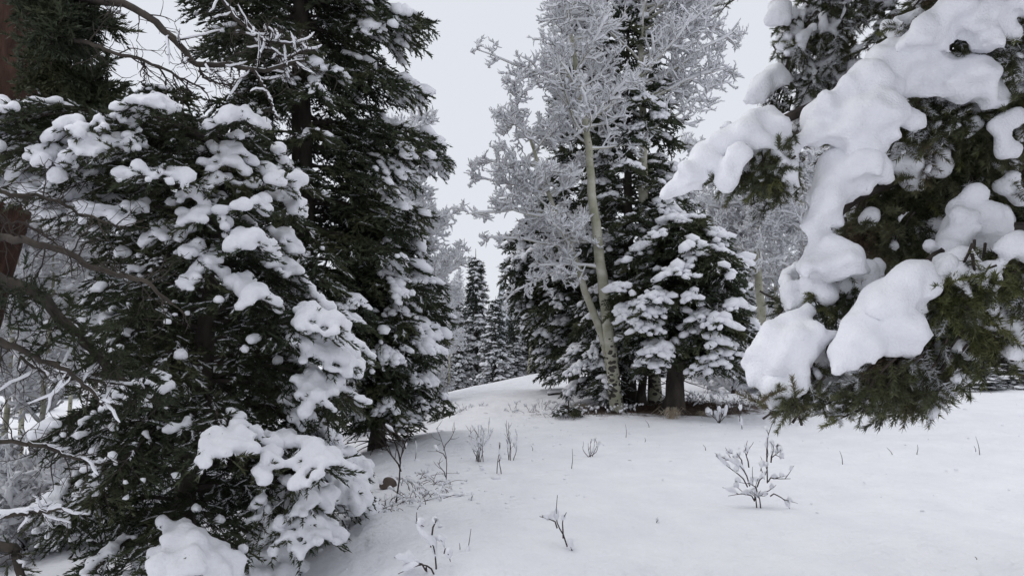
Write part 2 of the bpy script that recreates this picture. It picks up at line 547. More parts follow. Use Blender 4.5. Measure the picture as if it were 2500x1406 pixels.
def add_wood(acc, A, r0, b=None, m=1, sides=5, twig_r=0.004):
    k = len(A)
    tubes(acc, A, np.linspace(r0, max(0.002, r0 * 0.15), k)[None] * 1.0, sides, m)
    if b is not None:
        e = b['o'] + b['d'] * b['l'][:, None]; e[:, 2] -= 0.25 * b['l']
        mid = b['o'] + b['d'] * b['l'][:, None] * .5; mid[:, 2] -= 0.06 * b['l']
        tubes(acc, np.stack([b['o'], e], 1), np.tile([twig_r, twig_r * .3], (len(e), 1)), 3, m)

def snow_blobs(r, b, A, prob, size, spacing, lift=0.012, axis_w=1.0):
    """positions, directions and sizes of snow lumps lying on twigs"""
    pos, dr, sz = [], [], []
    K = np.maximum(1, np.round(b['l'] / spacing).astype(int))
    idx = np.repeat(np.arange(len(K)), K)
    j = np.concatenate([np.arange(k) for k in K])
    f = (j + 0.7) / K[idx]
    p = b['o'][idx] + b['d'][idx] * (b['l'][idx] * f)[:, None]
    p[:, 2] -= 0.25 * b['l'][idx] * f * f
    keep = r.uniform(0, 1, len(p)) < prob(p, b['t'][idx] * (0.75 + 0.35 * f))
    pos.append(p[keep]); dr.append(b['d'][idx][keep])
    na = max(2, int(len(A)))
    ta = np.linspace(0.25, 1.0, max(3, int(np.linalg.norm(A[-1] - A[0]) / spacing)))
    ap, aT = interp(A, ta)
    k2 = r.uniform(0, 1, len(ta)) < prob(ap, ta) * axis_w
    pos.append(ap[k2]); dr.append(aT[k2])
    pos = np.vstack(pos); dr = np.vstack(dr)
    s = size * np.exp(r.normal(0, 0.28, len(pos)))
    pos = pos + np.array([0, 0, 1.0]) * (lift + s * 0.35)[:, None]
    return pos, dr, s

def snow_on_shoots(r, b, prob, size):
    """lumps lying along single shoots; the clusters merge into lobed pillows"""
    p = b['so'] + b['sd'] * (b['sl'] * .5)[:, None]
    # outwardness of each shoot is taken from its twig
    w = np.concatenate([np.repeat(b['t'], b['K']), np.linspace(.2, 1, len(p) - b['K'].sum())])
    keep = r.uniform(0, 1, len(p)) < prob(p, w)
    pos, dr = p[keep], b['sd'][keep] * np.array([1, 1, .5])
    s = size * np.exp(r.normal(0, .25, len(pos)))
    pos = pos + np.array([0, 0, 1.]) * (s * .45 + .008)[:, None]
    return pos, norm(dr), s

def add_blobs(acc, r, pos, dr, s, tms, elong=1.35, flat=0.72, m=0):
    if len(pos) == 0:
        return
    X, Y, Z = frames(dr)
    e = r.uniform(0.85, 1.25, len(s)) * elong
    stamp_var(acc, tms, pos, X * (s * e)[:, None], Y * (s * r.uniform(.8, 1.1, len(s)))[:, None], Z * (s * flat)[:, None], m, r)

def remeshed(acc, voxel, disp=0.0, dscale=4.0, smooth_it=2, decimate=None):
    """merge overlapping lumps into one continuous snow skin"""
    me = acc.mesh('tmp_snow', [])
    o = bpy.data.objects.new('tmp_snow', me); C.objects.link(o)
    md = o.modifiers.new('r', 'REMESH'); md.mode = 'VOXEL'; md.voxel_size = voxel
    ms = o.modifiers.new('s', 'SMOOTH'); ms.iterations = smooth_it; ms.factor = 0.5
    dg = bpy.context.evaluated_depsgraph_get()
    ev = o.evaluated_get(dg)
    m2 = bpy.data.meshes.new_from_object(ev)
    bpy.data.objects.remove(o); bpy.data.meshes.remove(me)
    nv = len(m2.vertices)
    if disp and nv:
        co = np.empty(nv * 3, np.float32); m2.vertices.foreach_get('co', co); co = co.reshape(-1, 3).astype(float)
        no = np.empty(nv * 3, np.float32); m2.vertices.foreach_get('normal', no); no = no.reshape(-1, 3).astype(float)
        co = co + no * (disp * pnoise(co, dscale) + disp * 0.5 * pnoise(co + 3, dscale * 2.3))[:, None]
        m2.vertices.foreach_set('co', co.astype(np.float32).ravel())
    m2.polygons.foreach_set('use_smooth', np.ones(len(m2.polygons), dtype=bool))
    m2.update()
    return m2

def env_fn(env):
    zs = np.array([e[0] for e in env]); L_ = np.array([e[1] for e in env]); R_ = np.array([e[2] for e in env])
    o = np.argsort(zs)
    return lambda z: (float(np.interp(z, zs[o], L_[o])), float(np.interp(z, zs[o], R_[o])))

def conifer(name, label, cat, group, base, top, r0, env, zlow, nb, seed, shoots=SHOOT_MID, blobs=BLOB1, dtw=0.11, dsh=0.085,
            snow=0.5, ssize=0.055, sspace=0.11, snow_outer=0.45, p0=0.05, p1=-0.45, wid=0.45, parts=False, needle=None, voxel=0.022,
            snow_dir=None, local=False, extra=None, sleeve=0.18, patch=0.35, ztop=None, hang=0.22, dead=0, snow_mat=None, tri=1.0, shsnow=False, elong=1.35, sscale=1.0, thick=.72, cover=.35):
    """a spruce or fir: base/top world points, env rows (z, reach to -x, reach to +x)"""
    r = np.random.default_rng(seed)
    base = np.asarray(base, float); top = np.asarray(top, float)
    e = env_fn(env)
    origin = base.copy()
    root = thing(name, label, cat, origin, group)
    needle = needle or m_needle
    snow_mat = snow_mat or m_snow_far
    ks = 14
    tt = np.linspace(0, 1, ks)[:, None]
    tl = base * (1 - tt) + top * tt
    tl[:, :2] += r.normal(0, 0.012, (ks, 2)) * (1 - tt)
    tw = Acc()
    rad = r0 * (1 - tt[:, 0]) ** 0.85 + 0.008
    rad[0] *= 1.35
    below = tl[0] - np.array([0, 0, 0.5])
    tubes(tw, np.vstack([below, tl]), np.concatenate([[rad[0] * 1.15], rad])[None], 10, 0)
    tw.build('trunk', [m_bark], root, origin)
    H = top[2] - base[2]
    nacc, sacc, wacc = Acc(), Acc(), Acc()
    golden = 2.39996
    specs = []
    ztop = ztop or top[2] - 0.02 * H
    for i in range(nb):
        z = zlow + (ztop - zlow) * (i + r.uniform(0, 1)) / nb
        az = i * golden + r.uniform(-0.5, 0.5)
        l, rr = e(z)
        ca, sa = math.cos(az), math.sin(az)
        avg = (l + rr) / 2
        L = (rr * max(ca, 0) ** 1.4 + l * max(-ca, 0) ** 1.4 + avg * sa * sa) * r.uniform(0.72, 1.08)
        L = max(L, 0.10)
        specs.append((z, az, L))
    if extra:
        specs += extra
    for (z, az, L) in specs:
        f = (z - base[2]) / H
        pp0 = p0 + 0.55 * max(0, f - 0.6) + r.normal(0, 0.08)
        pp1 = p1 + 0.5 * max(0, f - 0.6) + r.normal(0, 0.10)
        zb = z - L * math.sin((pp0 + pp1) / 2) * 0.8
        fb = min(max((zb - base[2]) / H, 0.02), 0.985)
        b0 = base * (1 - fb) + top * fb
        A = bough_axis(r, b0, az, L, pp0, pp1)
        if L < 0.12:
            continue
        b = bough_parts(r, A, L, wid=wid, dtw=dtw, dsh=dsh, inner=0.12 if L < .6 else 0.2, hang=hang)
        na = Acc() if parts else nacc
        add_shoots(na, r, b, shoots, 0, sscale)
        add_wood(na, A, 0.010 + 0.011 * L, b, 1, 4, 0.0035)
        bias = 1.0
        if snow_dir is not None:
            bias = snow_dir(A[-1], az, f)
        def prob(p, t, bias=bias):
            n = pnoise(p, patch)
            return np.clip(snow * bias * (cover + 1.7 * n) * np.clip((t - snow_outer * .6) / (1 - snow_outer * .6), 0, 1) ** 0.8 * 2.0, 0, 1)
        pos, dr, s = snow_on_shoots(r, b, prob, ssize) if shsnow else snow_blobs(r, b, A, prob, ssize, sspace)
        s = s * (0.75 + 0.35 * bias)
        sa_ = Acc() if parts else sacc
        add_blobs(sa_, r, pos, dr, s, blobs, elong, thick)
        # light dusting: small flat caps on shoots
        k = r.uniform(0, 1, len(b['so'])) < sleeve * (1 + 1.2 * pnoise(b['so'], 1.3))
        dust_acc = Acc() if parts else sacc
        if k.any():
            q = b['so'][k] + np.array([0, 0, 0.010])
            dd = (b['sl'][k] * .92 * sscale)[:, None]
            X, Y, Z = frames(b['sd'][k])
            stamp_var(dust_acc, shoots, q, X * dd, Y * dd * .8, Z * dd * .45, 0, r)
        if parts:
            bo = na.build('bough', [needle, m_twig], root, origin, smooth=False)
            mlist = []
            if sa_.V:
                me = remeshed(sa_, voxel, 0.004, 2.4, 2)
                if len(me.vertices):
                    mlist.append(me)
            nv = Acc()
            for me in mlist:
                nvv = len(me.vertices)
                co = np.empty(nvv * 3, np.float32); me.vertices.foreach_get('co', co)
                me.calc_loop_triangles()
                ti = np.empty(len(me.loop_triangles) * 3, np.int32); me.loop_triangles.foreach_get('vertices', ti)
                nv.add(co.reshape(-1, 3), ti.reshape(-1, 3))
                bpy.data.meshes.remove(me)
            if k.any():
                nv.add(np.concatenate(dust_acc.V), np.concatenate(dust_acc.F))
            if nv.V:
                nv.build('snow_load', [m_snow], bo, origin)['kind'] = 'stuff'
    for i in range(dead):
        z = base[2] + (zlow - base[2]) * r.uniform(0.3, 1.05)
        f = (z - base[2]) / H
        b0 = base * (1 - f) + top * f
        A = bough_axis(r, b0, r.uniform(0, 6.28), r.uniform(0.3, 0.9), r.uniform(-0.3, 0.1), r.uniform(-0.9, -0.3))
        nn = 7
        tubes(nacc if not parts else wacc, A, np.linspace(0.010, 0.002, len(A))[None], 4, 1 if not parts else 0)
    if parts:
        if wacc.V:
            wacc.build('dead_branches', [m_twig], root, origin)['kind'] = 'stuff'
    else:
        c = nacc.build('crown', [needle, m_twig], root, origin, smooth=False)
        c['kind'] = 'stuff'
        if sacc.V:
            sacc.build('snow_load', [snow_mat], root, origin)['kind'] = 'stuff'
    return root

def env_px(rows, base, top, d, pad=1.0):
    """rows (py, left px, right px) of a silhouette -> (z, reach left, reach right) about the trunk line"""
    out = []
    for py, xl, xr in rows:
        a, b = P(xl, py, d), P(xr, py, d)
        f = (a[2] - base[2]) / (top[2] - base[2])
        tx = base[0] * (1 - f) + top[0] * f
        out.append((a[2], max(0.05, (tx - a[0]) * pad), max(0.05, (b[0] - tx) * pad)))
    return out

# ---------------------------------------------------------------- deciduous, frosted with snow
def grow(r, O, D, Ln, k, wig, upb):
    n = len(O)
    pts = np.empty((n, k, 3)); pts[:, 0] = O
    d = norm(D.copy())
    step = (Ln / (k - 1))[:, None]
    for i in range(1, k):
        d = norm(d + r.normal(0, wig, (n, 3)) + np.array([0, 0, upb]))
        pts[:, i] = pts[:, i - 1] + d * step
    return pts

def kids(r, Pt, m, t0, t1, Lfun, angle, k, wig, upb):
    n, kk, _ = Pt.shape
    t = t0 + (t1 - t0) * (np.arange(m)[None] + r.uniform(0, 1, (n, m))) / m
    x = np.clip(t * (kk - 1), 0, kk - 1 - 1e-6)
    i = x.astype(int); f = (x - i)[..., None]
    row = np.arange(n)[:, None]
    a, b = Pt[row, i], Pt[row, i + 1]
    O = a * (1 - f) + b * f
    T = norm(b - a)
    rnd = norm(r.normal(size=O.shape) * np.array([1, 1, 0.7]))
    perp = norm(rnd - (rnd * T).sum(-1, keepdims=True) * T)
    an = np.radians(r.uniform(angle[0], angle[1], t.shape))[..., None]
    D = T * np.cos(an) + perp * np.sin(an)
    Ln = Lfun(t) * r.uniform(0.65, 1.25, t.shape)
    return grow(r, O.reshape(-1, 3), D.reshape(-1, 3), Ln.ravel(), k, wig, upb)

def snow_ridge(acc, Pt, rs, lift, r, sides=4, m=0, drop=0.0, lump=0.3):
    if drop:
        Pt = Pt[r.uniform(0, 1, len(Pt)) > drop]
    n, k, _ = Pt.shape
    if n == 0:
        return
    rr = np.tile(rs, (n, 1)) * np.exp(r.normal(0, lump, (n, k)))
    rr[:, -1] *= 0.45
    T = norm(np.gradient(Pt, axis=1))
    hor = np.sqrt(np.clip(1 - T[..., 2] ** 2, 0.08, 1))      # steep twigs hold less
    rr = rr * (0.6 + 0.4 * hor)
    Q = Pt + np.array([0, 0, 1.0]) * (rr * lift)[..., None]
    tubes(acc, Q, rr, sides, m, 1.05)

def aspen(name, label, cat, group, trunk, r0, limbs, seed, detail=1.0, tint=None, sr=0.017, lmax=1.3, local_scale=1.0, bark=None, snow_mat=None, l2=8, l3=6, l4=5, spur=0.10, scar=True, tw_r=1.0, limb_parts=False):
    """trunk: world polyline; limbs: rows (t, azimuth, length, pitch)"""
    r = np.random.default_rng(seed)
    TL = smooth_line(trunk, 26)
    origin = TL[0].copy()
    root = thing(name, label, cat, origin, group)
    TL2 = TL + r.normal(0, 0.006, TL.shape)
    ta = Acc()
    tk = np.linspace(0, 1, 26)
    rad = r0 * (1 - tk) ** 0.7 + 0.006
    rad[0] *= 1.2
    tubes(ta, np.vstack([TL2[0] - [0, 0, .4], TL2]), np.concatenate([[rad[0] * 1.1], rad])[None], 12, 0)
    ta.build('trunk', [bark or m_aspen], root, origin)
    O, D, Ln = [], [], []
    for (t, az, L, pitch) in limbs:
        o, T = interp(TL2, [t])
        O.append(o[0]); D.append([math.cos(az) * math.cos(pitch), math.sin(az) * math.cos(pitch), math.sin(pitch)]); Ln.append(L)
    O, D, Ln = np.array(O), np.array(D), np.array(Ln)
    L1 = grow(r, O, D, Ln, 9, 0.13, 0.05)
    sa, wa, la = Acc(), Acc(), Acc()
    k9 = np.linspace(1, 0.15, 9)
    tubes(la, L1, (0.005 + 0.009 * Ln[:, None]) * k9[None], 6, 0)
    snow_ridge(sa, L1, np.full(9, sr * 1.2), 0.8, r, 5, lump=.2)
    lm = Ln.mean()
    L2 = kids(r, L1, l2, 0.15, 0.98, lambda t: (0.42 * lm) * (1.15 - 0.8 * t), (35, 70), 6, 0.26, 0.07)
    tubes(wa, L2, np.tile(np.linspace(0.0065, 0.003, 6), (len(L2), 1)) * tw_r, 4, 0)
    snow_ridge(sa, L2, np.full(6, sr * 1.05), 0.9, r, 5, lump=.28)
    L3 = kids(r, L2, l3, 0.12, 1.0, lambda t: (0.19 * lm) * (1.2 - 0.6 * t), (35, 75), 5, 0.30, 0.16)
    tubes(wa, L3, np.tile(np.linspace(0.0045, 0.0025, 5), (len(L3), 1)) * tw_r, 3, 0)
    snow_ridge(sa, L3, np.full(5, sr * .95), 0.85, r, 4, lump=.3, drop=0.05)
    if l4:
        L4 = kids(r, L3, l4, 0.15, 1.0, lambda t: spur * (1.2 - 0.4 * t), (30, 70), 3, 0.3, 0.25)
        tubes(wa, L4[:, [0, 2]], np.tile(np.array([0.0026, 0.0015]), (len(L4), 1)) * tw_r, 3, 0)
        snow_ridge(sa, L4, np.array([sr * .65, sr * .75, sr * .45]), 0.75, r, 3, lump=.3, drop=0.06)
    if limb_parts:
        for i in range(len(L1)):
            q = Acc(); tubes(q, L1[i:i + 1], ((0.005 + 0.009 * Ln[i]) * k9)[None], 6, 0)
            q.build('limb', [bark or m_aspen], root, origin)
    else:
        la.build('limbs', [bark or m_aspen], root, origin)['kind'] = 'stuff'
    c = wa.build('crown', [m_twig_aspen], root, origin)
    c['kind'] = 'stuff'
    s = sa.build('snow_load', [snow_mat or m_snow_twig], root, origin)
    s['kind'] = 'stuff'
    return root

def auto_limbs(r, n, t0, t1, Lf, pitch=(0.1, 0.8), az0=0.0, spread=6.2832):
    out = []
    for i in range(n):
        t = t0 + (t1 - t0) * (i + r.uniform(0, 1)) / n
        out.append((t, az0 + (i * 2.39996 % spread), Lf(t) * r.uniform(0.75, 1.1), r.uniform(*pitch)))
    return out

# ================================================================ far trees beyond the crest
GR_FAR = 'snowy spruces beyond the crest'
protos = []
for i, (H, W, sd) in enumerate([(6.0, 1.15, 31), (6.0, 0.85, 32), (6.0, 1.4, 33)]):
    env = [(0.3, W, W), (H * .35, W * .85, W * .9), (H * .6, W * .6, W * .55), (H * .85, W * .25, W * .28), (H, .05, .05)]
    p = conifer('spruce', 'snow dusted spruce standing beyond the crest', 'spruce tree', GR_FAR, (0, 0, 0), (0.05, 0, H), 0.09, env, 0.35, 95, sd,
                shoots=SHOOT_FAR, blobs=BLOB1, dtw=0.17, dsh=0.15, snow=0.75, ssize=0.075, sspace=0.16, needle=m_needle_far, sleeve=0.30, patch=0.25, dead=3, wid=0.5)
    protos.append(p)
used = set()
far_n = {}
def far_tree(k, px, d, top_py, label, group=GR_FAR, w=1.0, rot=None, name=None):
    p = on_ground(px, d)
    zt = P(px, top_py, d)[2]
    H = max(0.6, zt - p[2])
    if k in used:
        o = copy_tree(protos[k])
    else:
        used.add(k); o = protos[k]
    s = H / 6.0
    o.location = (p[0], p[1], p[2] - 0.1)
    ws = s ** 0.6 * w
    o.scale = (ws, ws, s)
    o.rotation_euler = (0, 0, rot if rot is not None else random.uniform(0, 6.28))
    o['label'] = label
    if group:
        o['group'] = group
    elif 'group' in o:
        del o['group']
    if name:
        o.name = name
    return o
far_tree(1, 1163, 25, 600, 'tallest pointed spruce in the gap between the dark spruce and the aspens', w=.9)
far_tree(1, 1120, 24, 690, 'slim dark spruce just left of the tallest one in the gap', w=.62)
far_tree(0, 1208, 23, 715, 'broad snowy spruce just right of the tallest one in the gap', w=.8)
far_tree(1, 1255, 24, 735, 'thin spruce at the right of the gap beside the leaning dark trunk', w=.7)
far_tree(2, 1305, 25, 650, 'wide spruce rising behind the lowest frosted aspen twigs', w=.8)
far_tree(0, 1085, 21, 800, 'short snowy spruce at the left foot of the gap', w=.7)
LB_A = 'snow dusted spruce in the dense stand behind the aspens'
LB_B = 'snow dusted spruce in the stand left behind the tall dark spruce'
LB_C = 'snowy spruce in the stand behind the overhanging right boughs'
fr = random.Random(4)
for i in range(34):
    px = fr.uniform(1330, 1950); d = fr.uniform(17, 34)
    far_tree(fr.choice([0, 1, 2]), px, d, fr.uniform(640, 780), LB_A, 'spruces behind the aspens', w=fr.uniform(.7, 1))
for i in range(22):
    px = fr.uniform(560, 1050); d = fr.uniform(16, 32)
    far_tree(fr.choice([0, 1, 2]), px, d, fr.uniform(700, 860), LB_B, 'spruces behind the tall dark spruce', w=fr.uniform(.7, 1))
for i in range(14):
    px = fr.uniform(-250, 540); d = fr.uniform(15, 34)
    far_tree(fr.choice([0, 1, 2]), px, d, fr.uniform(690, 900), 'snow dusted spruce in the far stand under the bare left branches', 'spruces far behind the left branches', w=fr.uniform(.7, 1))
for i in range(30):
    px = fr.uniform(1960, 2800); d = fr.uniform(17, 36)
    far_tree(fr.choice([0, 1, 2]), px, d, fr.uniform(560, 780), LB_C, 'spruces behind the right boughs', w=fr.uniform(.7, 1))
for i in range(20):
    px = fr.uniform(1060, 1350); d = fr.uniform(27, 55)
    far_tree(fr.choice([0, 1, 2]), px, d, fr.uniform(770, 850), 'low distant spruce filling the foot of the gap', 'distant spruces in the gap', w=fr.uniform(.8, 1.1))
# the forest goes on as one mass further out
fa = Acc()
rr_ = np.random.default_rng(77)
n = 1500
az = rr_.uniform(-1.25, 1.25, n); dist = rr_.uniform(60, 260, n)
fx, fy = np.sin(az) * dist, np.cos(az) * dist
fz = ground_z(fx, fy, False)
cone_v, cone_f = [], []
for lv in range(5):
    z0 = 0.12 + lv * 0.17; rr0 = 0.30 * (1 - lv * .19); b0 = len(cone_v)
    for q in range(7):
        a = q * 2 * math.pi / 7 + lv
        rad = rr0 * (0.75 + 0.5 * ((q * 37 + lv * 13) % 7) / 7)
        cone_v.append((math.cos(a) * rad, math.sin(a) * rad, z0 - 0.02 * (q % 2)))
    cone_v.append((0, 0, z0 + 0.28))
    for q in range(7):
        cone_f.append((b0 + q, b0 + (q + 1) % 7, b0 + 7))
hh = rr_.uniform(5, 8, n)[:, None]
I = np.tile(np.eye(3)[None], (n, 1, 1))
stamp(fa, (np.array(cone_v), np.array(cone_f)), np.stack([fx, fy, fz - .3], -1), I[:, 0] * hh * .8, I[:, 1] * hh * .8, I[:, 2] * hh, 0)
m_farwood = noise_mat('far_wood_needles_and_snow', 3.0, ((0.42, (0.06, 0.07, 0.06)), (0.55, (0.5, 0.52, 0.56)), (0.7, (0.8, 0.8, 0.85))), 0.9)
fo = fa.build('forest', [m_farwood], smooth=False)
fo['kind'] = 'stuff'; fo['label'] = 'distant snowy spruce forest reading as one mass'

# frosted shrubs and young aspens of the background, shared meshes
bproto = []
for i in range(3):
    r = np.random.default_rng(60 + i)
    H = 4.2
    tr_ = [(0, 0, 0), (0.05 * i, .05, H * .4), (.15 - .1 * i, 0, H * .75), (.1, .05, H)]
    p = aspen('aspen', 'young aspen white with frost', 'aspen tree', 'frosted aspens', tr_, 0.038,
              auto_limbs(r, 20, .22, .98, lambda t: 1.25 * (1.15 - .6 * t)), 70 + i, sr=0.024, l2=7, l3=5, l4=3, spur=.12, tw_r=1.2)
    bproto.append(p)
sproto = []
for i in range(2):
    r = np.random.default_rng(80 + i)
    p = aspen('shrub', 'leafless shrub buried in frost', 'shrub', 'frosted shrubs', [(0, 0, 0), (.02, 0, .12), (.03, .02, .25), (.02, 0, .4)], 0.03,
              auto_limbs(r, 14, .05, .95, lambda t: .85, (.35, 1.2)), 90 + i, sr=0.022, l2=6, l3=4, l4=3, spur=.11, bark=m_twig)
    sproto.append(p)
used2 = set()
def place(proto, key, px, d, h_scale, label, group, rot=None, tilt=0.0):
    if key in used2:
        o = copy_tree(proto)
    else:
        used2.add(key); o = proto
    p = on_ground(px, d)
    o.location = (p[0], p[1], p[2] - 0.05)
    o.scale = (h_scale,) * 3
    o.rotation_euler = (tilt, tilt * .5, rot if rot is not None else fr.uniform(0, 6.28))
    o['label'] = label
    if group: o['group'] = group
    elif 'group' in o: del o['group']
    return o
GA = 'frosted aspens at the far left'
ORD = ['first', 'second', 'third', 'fourth', 'fifth', 'sixth', 'seventh', 'eighth', 'ninth']
for i, (px, d, s) in enumerate([(-120, 8.5, .95), (20, 10.0, 1.0), (120, 9.0, .85), (230, 11.5, .95), (60, 13.5, 1.1), (-60, 12.5, 1.1), (330, 14, .9), (170, 15, 1.0), (430, 12.5, .8)]):
    place(bproto[i % 3], 'b%d' % (i % 3), px, d, s, ORD[sorted([-120, 20, 120, 230, 60, -60, 330, 170, 430]).index(px)] + ' frosted young aspen from the left edge behind the dark bare limbs', GA)
GB = 'frosted aspens on the right'
for i, (px, d, s) in enumerate([(1790, 16, 1.15), (1905, 18, 1.35), (1975, 17, 1.25), (1740, 19, 1.4), (2080, 19, 1.5), (2200, 17, 1.35), (1850, 21, 1.6), (2350, 18, 1.3), (2480, 17, 1.3), (2140, 22, 1.9)]):
    place(bproto[i % 3], 'b%d' % (i % 3), px, d, s, ORD[[1740, 1790, 1850, 1905, 1975].index(px)] + ' frosted aspen from the left in the thicket right of the snowy fir' if px < 2000 else 'frosted aspen glimpsed behind the overhanging right boughs', GB if px < 2000 else 'frosted aspens behind the right boughs')
for i, (px, d, s) in enumerate([(1000, 14.5, 1.05), (1040, 17, 1.0), (1290, 19, .80), (965, 15.5, 1.38), (1095, 20, .72)]):
    place(bproto[i % 3], 'b%d' % (i % 3), px, d, s, ['pale frosted aspen behind the right edge of the tall dark spruce', 'smaller frosted aspen low beside the gap', 'frosted aspen right of the gap of distant spruces', 'tallest frosted aspen showing past the right edge of the tall dark spruce', 'lowest frosted aspen at the left foot of the gap'][i], 'frosted aspens beside the gap')
for i in range(26):
    px = fr.uniform(-150, 420); d = fr.uniform(6.8, 11)
    place(sproto[i % 2], 's%d' % (i % 2), px, d, fr.uniform(.7, 1.2), 'leafless frosted shrub in the white tangle under the left branches', 'frosted shrubs at the left')
for i in range(12):
    px = fr.uniform(1720, 2100); d = fr.uniform(13, 16)
    place(sproto[i % 2], 's%d' % (i % 2), px, d, fr.uniform(.7, 1.2), 'frosted shrub at the foot of the right thicket', 'frosted shrubs at the right')
for i in range(8):
    px = fr.uniform(880, 1080); d = fr.uniform(11, 15)
    place(sproto[i % 2], 's%d' % (i % 2), px, d, fr.uniform(.5, .9), 'frosted shrub under the right edge of the tall dark spruce', 'frosted shrubs by the tall spruce')
for i, (px, d, s, tp) in enumerate([(2370, 12.5, .5, 850), (2450, 13, .55, 830), (2540, 12.6, .5, 820), (2300, 14, .5, 860), (2420, 15, .6, 800)]):
    far_tree(i % 3, px, d, tp, ORD[[2300, 2370, 2420, 2450, 2540].index(px)] + ' low snow covered spruce from the left at the right end of the slope', 'low spruces at the right end of the slope', w=1.7)

# ================================================================ left: tall dark spruce and its neighbours
d = 8.2
b0 = P(738, 1165, d); b0[2] = gz(b0[0], b0[1]); t0 = P(735, -950, d)
env = env_px([(-950, 720, 745), (-500, 600, 880), (-200, 480, 960), (0, 430, 930), (40, 430, 950), (90, 440, 970), (150, 470, 955), (215, 500, 975), (270, 510, 960), (330, 520, 985), (400, 560, 1010), (470, 570, 1000),
              (560, 560, 1020), (650, 560, 1030), (750, 560, 1040), (850, 560, 1050), (950, 600, 1060), (1050, 620, 1000)], b0, t0, d, 1.0)
conifer('tall_spruce', 'tallest dark spruce left of the gap, snow only on its branch ends', 'spruce tree', None, b0, t0, 0.15, env, P(738, 1010, d)[2], 210, 101,
        dtw=0.085, dsh=0.072, shoots=SHOOT_MID, snow=1.0, ssize=0.042, sspace=0.06, snow_outer=0.95, sleeve=0.22, p0=0.0, p1=-0.5, wid=0.5, hang=0.35, patch=1.1, sscale=1.25,
        snow_dir=lambda p, az, f: (2.0 if abs(az - .5) < .85 and az < 1.3 and az > -.5 else (1.2 if math.cos(az) > 0.5 else 0.3)), extra=[(P(735, y, 8.2)[2], a, L) for y, a, L in
        [(45, .05, 1.45), (75, -.1, 1.58), (60, .3, 1.35), (200, .05, 1.42), (225, -.2, 1.3), (345, .1, 1.6), (375, -.05, 1.72), (360, .3, 1.5), (520, .0, 1.45), (560, .2, 1.4), (690, .05, 1.6), (720, -.2, 1.5), (800, .1, 1.62), (840, -.1, 1.55), (930, .1, 1.5)]])
d = 8.6
b1 = P(918, 1090, d); b1[2] = gz(b1[0], b1[1]); t1 = P(955, 480, d)
env = env_px([(480, 940, 975), (600, 880, 1040), (700, 850, 1085), (800, 820, 1100), (900, 800, 1075), (960, 790, 1095), (1010, 800, 1075), (1050, 850, 1000)], b1, t1, d)
conifer('spruce', 'shorter spruce with a slim trunk at the right foot of the tallest dark spruce', 'spruce tree', None, b1, t1, 0.075, env, P(918, 1052, d)[2], 88, 102,
        dtw=0.08, dsh=0.07, snow=0.7, ssize=0.042, sspace=0.075, snow_outer=0.7, sleeve=0.16, dead=16, hang=.35, patch=1.2, sscale=1.2)
d = 7.2
b2 = P(385, 1120, d); b2[2] = gz(b2[0], b2[1]); t2 = P(405, 195, d)
env = env_px([(195, 395, 420), (230, 350, 470), (280, 290, 515), (350, 250, 540), (450, 240, 560), (600, 260, 560), (750, 240, 580), (900, 260, 560)], b2, t2, d)
conifer('spruce', 'dusty grey green spruce rising behind the snow laden near fir', 'spruce tree', None, b2, t2, 0.08, env, P(385, 900, d)[2], 95, 103,
        dtw=0.075, dsh=0.065, snow=0.5, ssize=0.03, sspace=0.06, snow_outer=0.6, sleeve=0.35, p0=.2, p1=-.2, patch=1.5, sscale=1.2)
d = 7.6
b3 = P(-190, 1250, d); b3[2] = gz(b3[0], b3[1]); t3 = P(120, -420, d)
env = env_px([(-420, 130, 150), (-200, 60, 260), (0, 70, 225), (90, 70, 255), (150, 60, 300), (240, 60, 322), (300, 0, 330), (400, -60, 250)], b3, t3, d)
conifer('spruce', 'darkest spruce without snow beside the brown trunk at the upper left', 'spruce tree', None, b3, t3, 0.09, env, P(100, 420, d)[2], 110, 104,
        dtw=0.075, dsh=0.065, snow=0.10, ssize=0.035, sspace=0.08, sleeve=0.10, p0=0., p1=-.6)

# ================================================================ near fir, bough by bough
d = 4.6
b4 = P(425, 1480, d); b4[2] = gz(b4[0], b4[1]); t4 = P(560, 335, d + .1)
env = env_px([(335, 500, 640), (380, 440, 670), (440, 380, 735), (500, 350, 750), (560, 330, 775), (620, 330, 760), (700, 300, 790), (770, 270, 850), (850, 260, 880), (950, 230, 915), (1050, 210, 900), (1150, 170, 950),
              (1250, 150, 930), (1330, 150, 890), (1420, 150, 860)], b4, t4, d)
ex = []
er = random.Random(9)
for py, L, az in [(320, 1.45, 3.45), (335, 1.1, 3.0), (350, 1.6, 3.6), (370, 1.5, 3.35), (395, 1.3, 3.05), (410, 1.6, 3.5), (430, 1.5, 3.3), (455, 1.2, 3.7), (480, 1.3, 3.15), (505, 1.15, 3.5), (540, 1.0, 3.3), (400, 1.0, 4.0), (455, .95, 4.2), (500, .8, 4.5), (350, .8, 4.4), (350, .6, 5.2), (570, .8, 4.0)]:
    ex.append((P(545, py, d)[2], az, L))
conifer('snowy_fir', 'near fir at lower left carrying thick rounded snow down its right side', 'fir tree', None, b4, t4, 0.10, env, P(425, 1400, d)[2], 100, 110,
        shoots=SHOOT_MIDN, dtw=0.062, dsh=0.056, snow=1.0, ssize=0.027, sspace=0.062, snow_outer=.9, sleeve=0.17, p0=0.15, p1=-0.62, wid=0.40, parts=True, voxel=0.017, patch=2.0, hang=.28, dead=14, extra=ex, shsnow=True, elong=1.15, thick=1.05, sscale=1.15, cover=.95,
        snow_dir=lambda p, az, f: (1.9 if math.cos(az) > 0.15 else (1.7 if f > 0.70 else (.4 if math.sin(az) < -.3 else 0.12))))

